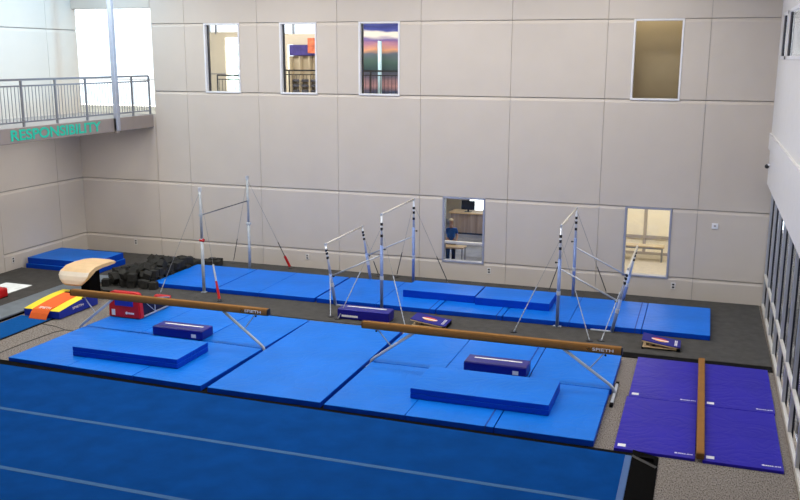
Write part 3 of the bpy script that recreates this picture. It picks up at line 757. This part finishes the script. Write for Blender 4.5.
cable(t, (0, yn, 2.85), (-.95, -2.1, FZ), .16, 'chrome'); cable(t, (0, yn, 2.85), (.87, -2.0, FZ), 0)
# lower half of the right front stay: chrome tensioner with a red buckle
p0, p1 = Vector((0, yn, 2.85)), Vector((.87, -2.0, FZ))
c = t.children[-1]
bm = BM(); tube(bm, [p1.lerp(p0, .17), p1.lerp(p0, .33)], .026, 8); obj('tensioner', bm, M['chrome'], c)
bm = BM(); tube(bm, [p1.lerp(p0, .02), p1.lerp(p0, .18)], .04, 8, .03); obj('red_buckle', bm, M['red'], c)
cable(t, (0, yr, 2.85), (-1.05, 2.18, FZ), .3); cable(t, (0, yr, 2.85), (.98, 2.12, FZ), .3)
c = t.children[-1]; p0, p1 = Vector((0, yr, 2.85)), Vector((.98, 2.12, FZ))
bm = BM(); tube(bm, [p1.lerp(p0, .02), p1.lerp(p0, .14)], .04, 8); obj('red_buckle', bm, M['red'], c)

def uneven(label, hx, lx, ltx, yn, yr, zh, zl, anchors):
    cx = hx; cy = (yn + yr) / 2
    t = thing('uneven_bars', label, 'gymnastics bars', (cx, cy, 0), group='sets of uneven bars')
    a, b_ = yn - cy, yr - cy
    d = lx - cx; dt = ltx - cx
    for y in (a, b_):
        for kind in ('high', 'low'):
            base = Vector((0, y, FZ)) if kind == 'high' else Vector((d, y, FZ))
            top = Vector((0, y, zh)) if kind == 'high' else Vector((dt, y, zl))
            fr = .68 if kind == 'high' else .52
            bm = BM(); tube(bm, [base, base.lerp(top, fr)], .042, 12); up = obj('upright', bm, M['blue_steel'], t, smooth=True)
            up['label'] = 'tall upright' if kind == 'high' else 'short leaning upright'
            bm = BM(); tube(bm, [base.lerp(top, fr - .05), top], .03, 12); obj('adjuster_tube', bm, M['chrome'] , up, smooth=True)
            for f in (.78, .85, .9):
                q = base.lerp(top, f); bm = BM(); tube(bm, [q - Vector((0, 0, .035)), q + Vector((0, 0, .035))], .034, 10); obj('height_mark', bm, M['dark'], up)
            q = base.lerp(top, fr - .04); s_ = 1 if kind == 'high' else -1
            bm = BM(); tube(bm, [q, q + Vector((.08 * (1 if hx < -5 else -1), 0, .0))], .010, 8); bmesh.ops.create_icosphere(bm, subdivisions=2, radius=.026, matrix=Matrix.Translation(q + Vector((.09 * (1 if hx < -5 else -1), 0, 0)))); obj('lock_knob', bm, M['dark'], up)
            bm = BM(); tube(bm, [top - Vector((0, .04, 0)), top + Vector((0, .04, 0))], .03, 12); obj('bar_socket', bm, M['steel'], up)
            q = base.lerp(top, .34); bm = BM(); tube(bm, [q - (top - base).normalized() * .05, q + (top - base).normalized() * .05], .05, 12); obj('collar', bm, M['chrome'], up)
    # rails
    for x, z, nm in ((0, zh, 'tall rail'), (dt, zl, 'low rail')):
        bm = BM(); tube(bm, [(x, a, z), (x, b_, z)], .024, 12); o = obj('rail', bm, M['bar_wood'], t, smooth=True)
    for y in (a, b_):
        q0 = Vector((0, y, 1.48)); q1 = Vector((d, y, FZ)).lerp(Vector((dt, y, zl)), .48)
        bm = BM(); tube(bm, [q0, q1], .02, 10); obj('spreader', bm, M['steel'], t, smooth=True)
        s_ = 1 if d > 0 else -1
        for xx in (0, d):
            bm = BM(); box(bm, min(xx, xx - s_ * .5) if xx else -.1, max(xx, xx - s_ * .5) if xx else .1, y - .03, y + .03, FZ, FZ + .03, .006, 1)
            obj('base_foot', bm, M['steel'], t)
    for (p0, p1, sl, st) in anchors:
        cable(t, Vector(p0) - Vector((cx, cy, 0)), Vector(p1) - Vector((cx, cy, 0)), sl, 'sleeve', .005, st)
    return t
YN, YR = -3.73, -1.08
uneven('left set of uneven bars, beside the single horizontal bar', -7.62, -8.91, -9.18, YN, YR, 2.53, 1.65, [
    ((-7.62, YN, 2.2), (-8.36, -4.9, FZ), 0, .52), ((-7.62, YN, 2.2), (-6.57, -4.95, FZ), 0, .5), ((-9.06, YN, .8), (-8.62, -4.75, FZ), 0, .95),
    ((-7.63, YR, 2.4), (-8.42, -.25, FZ), .35, 0), ((-7.63, YR, 2.4), (-6.72, -.55, FZ), .35, 0), ((-9.15, YR, 1.45), (-8.95, -.3, FZ), .35, 0)])
uneven('right set of uneven bars, nearest the glass wall', -3.09, -1.79, -1.49, YN, YR, 2.52, 1.6, [
    ((-3.09, YN, 2.2), (-4.0, -4.5, FZ), 0, .5), ((-3.09, YN, 2.2), (-2.2, -4.6, FZ), 0, .5), ((-1.55, YN, 1.35), (-1.95, -4.5, FZ), 0, .8),
    ((-3.06, YR, 2.4), (-2.27, -.2, FZ), .35, 0), ((-3.06, YR, 2.4), (-3.84, -.6, FZ), .35, 0)])

# ------------------------------------------------------------------ bolster blocks
def bolster(label, x0, x1, y0, y1, z0, h, tagside):
    cx, cy = (x0 + x1) / 2, (y0 + y1) / 2; L = (x1 - x0) / 2; W = (y1 - y0) / 2
    t = thing('foam_block', label, 'foam block', (cx, cy, z0), group='navy foam blocks')
    bm = BM(); box(bm, -L, L, -W, W, 0, h, .03, 3); obj('cover', bm, M['navy_vinyl'], t)
    bm = BM(); box(bm, -L * .75, L * .78, .03, .09, h - .002, h + .004); obj('white_stripe', bm, M['label'], t)
    bm = BM()
    if tagside == 'right': box(bm, L - .28, L - .16, -W - .004, -W + .002, .05, .13)
    else: box(bm, -L + .12, -L + .55, -W - .004, -W + .002, .06, .11)
    obj('tag', bm, M['label'], t)
bolster('navy foam block with a white stripe, behind the left thick mat', -11.76, -10.45, -7.83, -7.33, T + .002, .22, 'right')
bolster('navy foam block with a white stripe, behind the right thick mat', -4.36, -3.06, -7.82, -7.32, T + .002, .22, 'right')
bolster('navy foam block on the dark carpet below the left uneven bars', -8.40, -7.04, -4.84, -4.4, FZ, .26, 'left')

# ------------------------------------------------------------------ folded springboards
def springboard(label, x0, x1, y0, y1, tilt):
    cx, cy = (x0 + x1) / 2, (y0 + y1) / 2; L = (x1 - x0) / 2; W = (y1 - y0) / 2
    t = thing('springboard', label, 'springboard', (cx, cy, FZ), group='navy springboards')
    n = 12
    def top(u): return .09 + .11 * (1 - u) ** 1.2        # u: 0 at the raised left end .. 1 right end
    prof = [(-L + 2 * L * k / n, top(k / n)) for k in range(n + 1)]
    bm = BM(); prism(bm, [(x, z) for x, z in prof] + [(x, z - .025) for x, z in prof[::-1]], -W, W, 'y'); obj('spring_deck', bm, M['wood'], t)
    bm = BM(); prism(bm, [(x, z + .018) for x, z in prof] + [(x, z + .001) for x, z in prof[::-1]], -W, W, 'y'); obj('carpet_top', bm, M['navy'], t)
    bm = BM(); box(bm, -L + .02, L - .02, -W + .02, W - .02, .03, .055, .004, 1); obj('base_board', bm, M['wood'], t)
    bm = BM(); box(bm, -L, -L + .05, -W, W, 0, .035); obj('base_foot', bm, M['black'], t)
    bm = BM(); box(bm, L - .08, L, -W, W, 0, .09); obj('base_foot', bm, M['black'], t)
    for x in (-L + .12, -L + .26):
        for y in (-W + .12, 0, W - .12):
            pts = [(x + .03 * math.cos(q * .9), y + .03 * math.sin(q * .9), .055 + q / 20 * .07) for q in range(21)]
            bm = BM(); tube(bm, pts, .006, 5); obj('spring', bm, M['dark_wood'], t)
    zc = top(.5) + .02
    bm = BM(); bmesh.ops.create_circle(bm, cap_ends=True, radius=1, segments=32)
    sl = (top(.6) - top(.4)) / (.2 * 2 * L)
    for v in bm.verts: v.co = Vector((v.co.x * .19, v.co.y * .12, v.co.x * .19 * sl))
    obj('emblem', bm, M['emblem'], t, loc=(-.03, .0, zc + .004))
    bm = BM()
    for k, (yy, hh) in enumerate(((-.2, .05), (-.12, .06), (-.03, .05), (.05, .06), (.13, .05))):
        for xx in (.72, .80):
            zz = top((xx * L + L) / (2 * L)) + .02
            box(bm, xx * L - .012, xx * L + .012, yy, yy + hh, zz, zz + .003)
    obj('lettering', bm, M['label'], t)
springboard('navy springboard with red emblem, behind the left end of the right beam', -6.44, -5.57, -4.95, -4.35, 0)
springboard('navy springboard with red emblem, beside the right end of the bars mats', -1.03, -.2, -4.78, -4.22, 0)

# ------------------------------------------------------------------ vault, runway, junior board
t = thing('vaulting_table', 'tan padded vaulting table with cream front on a black pedestal', 'vault', (-15.56, -5.0, .001))
prof = [(-.60, .915), (-.72, .845), (-.80, .745), (-.845, .64), (-.86, .545), (-.845, .50), (-.80, .50), (-.76, .56), (-.68, .68), (-.56, .77), (-.40, .83), (-.1, .86), (.2, .86), (.5, .85), (.57, .88), (.56, .92), (.48, .95), (.25, .975), (-.1, .985), (-.42, .965)]
n = 12; N = len(prof)
def vrow(bm, idx, u):
    out = []
    for i in idx:
        y, z = prof[i % N]
        e = abs(u) ** 6
        w_ = .46 * (1 - .45 * max(0, (.76 - z) / .26) ** 1.6 * (y < -.5)) * (1 - .06 * (y > .4))
        out.append(bm.verts.new((u * w_, y + (.05 * e if y < -.5 else -.05 * e if y > .4 else 0), z - .03 * e * (z > .9))))
    return out
def vpart(name, idx, m, closed_idx):
    bm = BM(); rows = [vrow(bm, idx, -1 + 2 * k / n) for k in range(n + 1)]
    for ra, rb in zip(rows, rows[1:]):
        for i in range(len(idx) - 1): bm.faces.new([ra[i], ra[i + 1], rb[i + 1], rb[i]])
    for u in (-1, 1):
        if closed_idx: bm.faces.new(vrow(bm, closed_idx, u))
    return obj(name, bm, m, t)
vpart('table_top', list(range(4, N + 2)), M['vault'], list(range(N)))
vpart('nose_pad', [1, 2, 3, 4], M['vault_nose'], None)
bm = BM(); box(bm, -.14, .14, -.30, .18, .10, .87, .03, 2); obj('pedestal', bm, M['black'], t)
bm = BM(); box(bm, -.3, .3, -.45, .35, .0, .10, .02, 2); obj('base_frame', bm, M['black'], t)

bm = BM(); box(bm, -16.04, -15.12, -20, -7.2, 0, .022, .006, 1)
t = tag(obj('vault_runway', bm, M['runway']), 'narrow blue carpet runway leading to the yellow and orange board', 'runway')
bm = BM(); box(bm, -15.12, -15.06, -20, -7.0, 0, .012); obj('edging', bm, M['black'], t)

t = thing('junior_springboard', 'foam springboard with orange centre, yellow sides and blue base', 'springboard', (-15.41, -6.44, 0))
def curve(y): # y from -0.75 (front) to .75
    u = (y + .75) / 1.5; return .215 + .125 * math.sin(u * math.pi * .56) 
ys_ = [-.75 + 1.5 * k / 14 for k in range(15)]
bm = BM(); prism(bm, [(y, curve(y) - .012) for y in ys_] + [(.75, 0.024), (-.75, 0.024)], -.53, .53); obj('foam_base', bm, M['deep_blue'], t)
for a, b_ in ((-.53, -.26), (.26, .53)):
    bm = BM(); prism(bm, [(y, curve(y)) for y in ys_] + [(y, curve(y) - .012) for y in ys_[::-1]], a, b_); obj('yellow_side', bm, M['yellow'], t)
yo = [-.99] + ys_[:-3]
bm = BM(); prism(bm, [(-.92, .03), (-.84, .15)] + [(y, curve(y) + .014) for y in ys_[:12]] + [(y, curve(y) - .005) for y in ys_[:12][::-1]] + [(-.84, .125), (-.92, .022)], -.26, .26); obj('orange_runner', bm, M['orange'], t)
bm = BM(); box(bm, -.28, .28, .47, .52, curve(.5) - .006, curve(.5) + .016); obj('dark_slot', bm, M['black'], t)
text_obj('lettering', 'SPIETH', M['label'], t, (-.13, -.70, curve(-.68) + .012), (1, 0, 0), (0, 1, .38), .34, .08, .004, bold=.01)
text_obj('lettering', 'SPIETH', M['label'], t, (.533, -.25, .14), (0, 1, 0), (0, 0, 1), .42, .06, .004, bold=.01)

# ------------------------------------------------------------------ red spotting block with net sides
t = thing('spotting_block', 'red padded spotting block with blue inset and dark net sides', 'block', (-13.20, -6.17, T + .008))
y0 = -.70
bm = BM()
hw, hh, th = .43, .645, .13
outer = [(-hw - .03, 0), (-hw + .01, hh - .05), (-hw + .06, hh), (hw - .06, hh), (hw - .01, hh - .05), (hw + .03, 0)]
A = [bm.verts.new((x, y0, z)) for x, z in outer]; B = [bm.verts.new((x, y0 + .18, z)) for x, z in outer]
for k in range(6): bm.faces.new([A[k], A[(k + 1) % 6], B[(k + 1) % 6], B[k]])
bm.faces.new(A[::-1]); bm.faces.new(B); bmesh.ops.bevel(bm, geom=list(bm.edges), offset=.025, segments=3, affect='EDGES'); obj('front_pad', bm, M['red'], t)
bm = BM(); box(bm, -.26, .27, y0 - .012, y0 + .02, .30, .50, .01, 1); obj('blue_inset', bm, M['deep_blue'], t)
bm = BM(); box(bm, -.36, -.26, y0 - .006, y0 + .01, .05, .2); obj('tag', bm, M['label'], t)
bm = BM(); 
tube(bm, [(.07, y0 - .001, .13), (.07, y0 - .006, .13)], .035, 16)
for k in range(5): box(bm, .12 + .034 * k, .145 + .034 * k, y0 - .006, y0 + .002, .108, .15)
obj('printed_mark', bm, M['label'], t)
bm = BM(); box(bm, -.06, .40, .62, .78, 0, .25, .05, 3); obj('rear_pad', bm, M['red'], t)
for s_ in (-1, 1):
    bm = BM(); bar(bm, (s_ * .44, y0 + .18, .03), (s_ * .44, .62, .03), .03, .03); bar(bm, (s_ * .44, -.05, .03), (s_ * .44, -.05, .40), .02, .02); bar(bm, (s_ * .44, y0 + .18, .5), (s_ * .44, .62, .24), .02, .02); bar(bm, (s_ * .44, -.05, .05), (s_ * .44, -.45, .38), .012, .012); obj('side_rail', bm, M['steel'], t)
    bm = BM(); prism(bm, [(y0 + .16, .03), (.64, .03), (.64, .22), (y0 + .16, .48)], s_ * .40 - .008, s_ * .40 + .008); obj('net', bm, M['net'], t)
bm = BM(); box(bm, -.4, .4, y0 + .16, .64, .01, .06); obj('floor_panel', bm, M['deep_blue'], t)

# red pad at the left edge of the view
t = thing('red_pad', 'red padded block at the far left edge, on the tumbling strip', 'block', (-17.87, -6.38, .10))
bm = BM(); box(bm, -.45, .45, -.3, .3, 0, .26, .06, 4); obj('cover', bm, M['red'], t)
bm = BM(); box(bm, -.43, .43, -.28, .28, -.0, .03); obj('base', bm, M['black'], t)

# ------------------------------------------------------------------ loose foam cubes
PIT = [(-15.83,-3.69,0.1,-0.19,1.57,-2.03),(-16.12,-2.09,0.1,1.57,-0.0,1.11),(-14.06,-0.89,0.1,-2.8,1.57,0.0),(-14.2,-0.6,0.1,0.0,3.14,-1.55),(-15.06,-3.39,0.1,3.14,-0.0,-0.71),(-14.32,-0.98,0.1,1.36,-1.57,0.0),(-14.66,-2.63,0.1,0.0,3.14,-1.57),(-15.06,-2.07,0.1,1.57,0.0,0.43),(-15.38,-3.3,0.1,-0.28,1.57,-1.79),(-15.91,-2.69,0.1,-1.57,-0.0,-3.01),(-14.43,-0.61,0.1,-1.57,0.0,0.19),(-16.21,-2.3,0.1,-0.49,-1.57,0.0),(-15.52,-3.68,0.1,1.57,0.0,-2.11),(-14.95,-3.06,0.1,-0.0,-0.0,-2.76),(-15.4,-2.62,0.1,-0.0,0.0,-2.04),(-15.94,-3.42,0.1,3.0,-1.57,0.0),(-15.97,-2.46,0.17,1.17,2.45,-0.09),(-14.85,-2.45,0.1,-2.83,1.57,0.0),(-15.46,-0.95,0.1,1.24,-1.57,0.0),(-14.82,-2.23,0.1,2.56,-1.57,0.43),(-15.98,-1.87,0.1,-0.0,0.0,-0.19),(-15.18,-2.75,0.1,-0.0,3.14,0.73),(-15.19,-1.21,0.1,0.0,-3.14,0.83),(-14.9,-2.76,0.1,3.14,0.0,1.14),(-15.24,-1.58,0.1,-1.65,-1.57,0.01),(-14.98,-0.87,0.1,0.0,-0.0,-2.31),(-15.87,-1.63,0.22,-0.74,-0.07,-0.35),(-15.41,-0.69,0.1,-0.0,3.14,-0.43),(-14.7,-3.45,0.1,-2.97,-1.57,0.0),(-15.87,-4.0,0.1,-1.57,0.0,0.42),(-16.22,-2.89,0.1,1.57,0.0,2.7),(-14.99,-2.89,0.3,-0.5,-0.57,1.93),(-15.67,-2.08,0.1,-0.04,-1.57,0.0),(-15.61,-1.12,0.1,-0.87,1.57,-1.22),(-15.4,-1.3,0.1,-3.14,-0.0,-0.83),(-14.86,-3.74,0.1,0.0,-0.0,-2.48),(-15.67,-1.45,0.1,0.93,-1.57,-1.24),(-15.47,-1.54,0.1,-1.57,0.0,1.25),(-15.73,-2.3,0.1,-3.14,-0.0,-1.51),(-15.54,-2.3,0.28,0.38,0.81,-3.08),(-14.51,-0.84,0.1,-1.57,0.0,2.83),(-16.43,-2.73,0.1,-0.0,-0.0,1.09),(-15.68,-1.74,0.1,0.0,-0.0,-0.35),(-15.66,-2.54,0.18,0.53,0.7,-2.92),(-16.14,-3.3,0.1,0.47,1.57,0.0),(-14.8,-1.97,0.1,0.36,1.57,0.0),(-15.26,-2.17,0.1,0.0,0.0,-1.26),(-15.16,-3.44,0.36,-0.3,0.69,1.79),(-15.49,-2.89,0.28,-1.69,1.36,-0.53),(-15.11,-2.38,0.1,1.57,-0.0,-1.82),(-15.2,-3.64,0.1,1.57,0.0,2.63),(-14.93,-3.55,0.27,0.76,-3.03,0.75),(-15.28,-2.98,0.15,2.31,-0.0,1.14),(-15.35,-3.89,0.11,-0.79,-1.57,-1.46),(-15.23,-2.77,0.31,1.57,0.0,-0.43),(-14.94,-1.22,0.1,0.0,0.0,1.33),(-15.44,-1.79,0.1,-0.0,-0.0,-1.61),(-15.42,-2.69,0.31,0.0,3.14,1.17),(-15.14,-3.15,0.25,2.1,0.55,0.4),(-14.67,-3.17,0.1,-0.89,1.57,2.23),(-15.39,-3.19,0.32,-0.03,-2.63,1.69),(-15.86,-3.01,0.1,-3.14,0.0,-1.08),(-14.66,-3.89,0.13,0.0,-2.91,0.38),(-14.67,-2.27,0.31,0.23,-1.44,-0.16),(-15.4,-3.5,0.26,0.7,-2.9,-0.12),(-15.28,-3.93,0.35,-1.57,-0.41,1.23),(-15.66,-3.48,0.26,1.42,0.98,1.81),(-15.12,-2.25,0.31,-0.0,3.14,1.57),(-16.27,-2.55,0.11,3.14,-0.0,0.85),(-15.03,-2.58,0.29,-0.99,0.24,-0.6),(-15.64,-3.87,0.22,-1.65,2.39,-0.58),(-15.76,-3.23,0.1,2.11,1.57,0.0),(-15.61,-3.08,0.1,1.57,0.0,-2.11),(-14.67,-3.12,0.32,-1.56,0.0,3.03),(-15.32,-1.73,0.31,1.57,0.0,2.59),(-15.0,-2.7,0.47,-2.72,-0.48,0.55),(-14.67,-3.4,0.31,-3.14,-0.0,0.16),(-15.08,-3.92,0.1,1.83,-1.57,0.0),(-15.69,-2.8,0.1,-0.0,0.0,1.44),(-15.17,-1.84,0.1,-1.57,-0.0,-0.19),(-15.36,-2.22,0.43,-3.03,0.45,0.21),(-15.38,-2.4,0.1,-1.11,1.57,0.0),(-14.72,-1.3,0.1,-0.0,-3.14,1.13),(-14.68,-2.86,0.25,2.19,0.08,-0.11),(-14.95,-1.46,0.1,1.27,-1.57,0.0),(-14.97,-1.49,0.31,1.94,1.57,0.0),(-15.46,-2.0,0.24,-2.66,0.85,-1.01),(-14.95,-1.86,0.28,-1.39,0.85,-0.36),(-15.01,-3.96,0.31,0.0,-0.0,1.71),(-14.93,-3.25,0.33,-1.06,0.77,2.87),(-14.73,-1.04,0.1,-1.57,0.0,2.68),(-15.19,-2.01,0.31,-1.24,-1.57,0.99),(-14.67,-2.04,0.31,0.02,1.62,-0.12),(-15.22,-2.5,0.4,0.8,-2.68,-0.44),(-14.38,-3.87,0.1,1.57,0.0,-2.99),(-14.7,-3.7,0.33,-0.65,2.06,-0.28),(-14.91,-2.38,0.45,-2.96,0.86,-0.19),(-14.66,-1.73,0.1,-0.49,1.57,1.0),(-14.7,-2.6,0.31,-0.0,0.0,0.04),(-15.69,-1.95,0.36,-1.0,0.76,-2.76),(-14.7,-1.5,0.31,-1.57,0.0,-0.61),(-15.6,-1.68,0.31,1.57,-0.0,0.27),(-14.94,-3.45,0.48,0.95,0.48,1.21),(-14.71,-2.92,0.49,-0.07,0.85,-1.68),(-14.82,-1.67,0.31,0.0,-3.14,-0.61),(-15.14,-3.69,0.39,2.53,0.29,0.06)]
first = None
for (x, y, z, a, b_, c) in PIT:
    if z > .8: continue
    if first is None:
        bm = BM(); box(bm, -.104, .104, -.104, .104, -.104, .104, .008, 1); o = obj('foam_cube', bm, M['foam']); first = o
        tag(o, 'loose charcoal foam cube in the pile between corner mats and bars', 'foam cube', 'loose foam cubes in the pile')
    else:
        o = first.copy(); col.objects.link(o)
    o.location = (x, y, z + .027); o.rotation_euler = (a, b_, c)

# ------------------------------------------------------------------ small wall fittings
def outlet(label, loc, rz=0, big=False):
    t = thing('wall_outlet', label, 'outlet', loc, (0, 0, rz), 'wall outlets')
    bm = BM(); box(bm, -.06, .06, -.012, 0, -.09, .09, .006, 2); obj('cover_plate', bm, M['outlet'], t)
    bm = BM(); box(bm, -.03, .03, -.016, -.010, .015, .06, .003, 1); box(bm, -.03, .03, -.016, -.010, -.06, -.015, .003, 1); obj('socket', bm, M['dark'], t)
outlet('small white wall outlet low on the back wall above the corner mats', (-17.64, 0, .41))
outlet('small white wall outlet low on the back wall, right of the horizontal bar', (-11.42, 0, .37))
outlet('small white wall outlet low on the back wall, right of the left lower window', (-5.67, 0, .38))
outlet('small white wall outlet low on the back wall, under the right lower window', (-.55, 0, .37))
outlet('small wall outlet low on the left wall, behind the corner mats', (XL, -3.47, .39), math.pi / 2)
t = thing('thermostat', 'white square wall sensor high right of the right lower window', 'thermostat', (.40, .006, 2.08))
bm = BM(); box(bm, -.08, .08, -.035, 0, -.08, .08, .012, 2); obj('housing', bm, M['white'], t)
bm = BM(); box(bm, -.03, .03, -.038, -.03, -.02, .03, .003, 1); obj('display', bm, M['groove'], t)
t = thing('security_camera', 'small dark camera on the right wall near the corner', 'camera', (XU, -.55, 3.8))
bm = BM(); tube(bm, [(0, 0, 0), (-.06, 0, 0)], .04, 12); obj('mount', bm, M['white'], t)
bm = BM(); bmesh.ops.create_uvsphere(bm, u_segments=16, v_segments=10, radius=.055); obj('dome', bm, M['dark'], t, loc=(-.07, 0, -.03), smooth=True)
# dark floor cords left of the mats
for lb, pts in (('thin dark cord on the carpet between runway and left front mat', [(-14.42, -10.3, .008), (-14.40, -9.0, .008), (-14.32, -8.1, .008), (-14.2, -7.85, .008)]),
                ('short dark cord running across the carpet toward the left beam foot', [(-15.05, -7.62, .008), (-14.6, -7.68, .008), (-14.2, -7.84, .008), (-13.9, -7.86, .008)])):
    bm = BM(); tube(bm, pts, .007, 6); tag(obj('floor_cord', bm, M['dark']), lb, 'cord')

# ------------------------------------------------------------------ light
def area(name, loc, size, power, color=(1, .96, .9), rot=(0, 0, 0)):
    l = bpy.data.lights.new(name, 'AREA'); l.shape = 'RECTANGLE'; l.size, l.size_y = size; l.energy = power; l.color = color
    o = bpy.data.objects.new(name, l); o.location = loc; o.rotation_euler = rot; col.objects.link(o); return o
for x in (-16, -11.5, -7, -2.5):
    for y in (-3.2, -8.5, -14, -20):
        area('ceiling_lamp', (x, y, ZC - .15), (2.2, 1.2), {-3.2: 150, -8.5: 185, -14: 85, -20: 60}[y], (1, .975, .94))
area('corridor_lamp', (-12, 2.2, 8.2), (8, 1.2), 260, (1, .97, .93))
area('closet_lamp', (-1.5, .8, 8.2), (2, .6), 24, (1, .9, .72))
area('lobby_lamp', (-7.5, 4, 2.95), (3, 4), 80, (1, .96, .9))
area('side_room_lamp', (-1.5, 3.2, 2.95), (3, 3), 120, (1, .93, .8))
area('beyond_lamp', (XR + 1.5, -7, 3.25), (1.5, 12), 330, (.95, .97, 1))
area('upper_beyond_lamp', (XR + 1.5, -5, 9), (1.5, 8), 260, (.95, .97, 1))
area('balcony_daylight_fill', (-17.6, -4, 9.2), (2, 8), 170, (.42, .72, 1))  # added blue fill, imitates daylight on the upper left wall
for y in (-3, -8): area('under_balcony_fill', (-18.0, y, 4.22), (.8, 3), 38)  # added fills that brighten the wall beneath the balcony
sp = bpy.data.lights.new('left_wall_fill_spot', 'SPOT'); sp.energy = 5200; sp.color = (.35, .7, 1); sp.spot_size = math.radians(30); sp.spot_blend = .7; sp.shadow_soft_size = .6  # added unseen spot, gives the upper left wall a bluish daylight cast
spo = bpy.data.objects.new('left_wall_fill_spot', sp); col.objects.link(spo); spo.location = (-6, -6.5, 9.3)
spo.rotation_euler = Vector((-13.6, 3.6, -2.0)).to_track_quat('-Z', 'Y').to_euler()
sun = bpy.data.lights.new('sun', 'SUN'); sun.energy = 40; sun.angle = .01; sun.color = (.9, .97, 1)
so = bpy.data.objects.new('sun', sun); col.objects.link(so)
so.rotation_euler = Vector((1, 0, -1.73)).to_track_quat('-Z', 'Y').to_euler()
w = bpy.data.worlds.new('World'); sc.world = w; w.use_nodes = True
bg = w.node_tree.nodes['Background']; bg.inputs[0].default_value = (.82, .93, 1, 1); bg.inputs[1].default_value = 2.1

# ------------------------------------------------------------------ camera
cam = bpy.data.cameras.new('Camera'); co = bpy.data.objects.new('Camera', cam); col.objects.link(co)
cam.sensor_fit = 'HORIZONTAL'; cam.sensor_width = 36; cam.lens = 896.53 / 800 * 36; cam.clip_end = 300
fw = Vector((-0.31452426, 0.92585487, -0.2094451)).normalized(); rt = Vector((0.94662753, 0.32231326, 0.00323706)).normalized(); up = rt.cross(fw)
co.matrix_world = Matrix(((rt.x, up.x, -fw.x, .0175), (rt.y, up.y, -fw.y, -24.756), (rt.z, up.z, -fw.z, 6.4), (0, 0, 0, 1)))
sc.camera = co
sc.view_settings.view_transform = 'Standard'
sc.view_settings.look = 'None'
sc.view_settings.exposure = .1
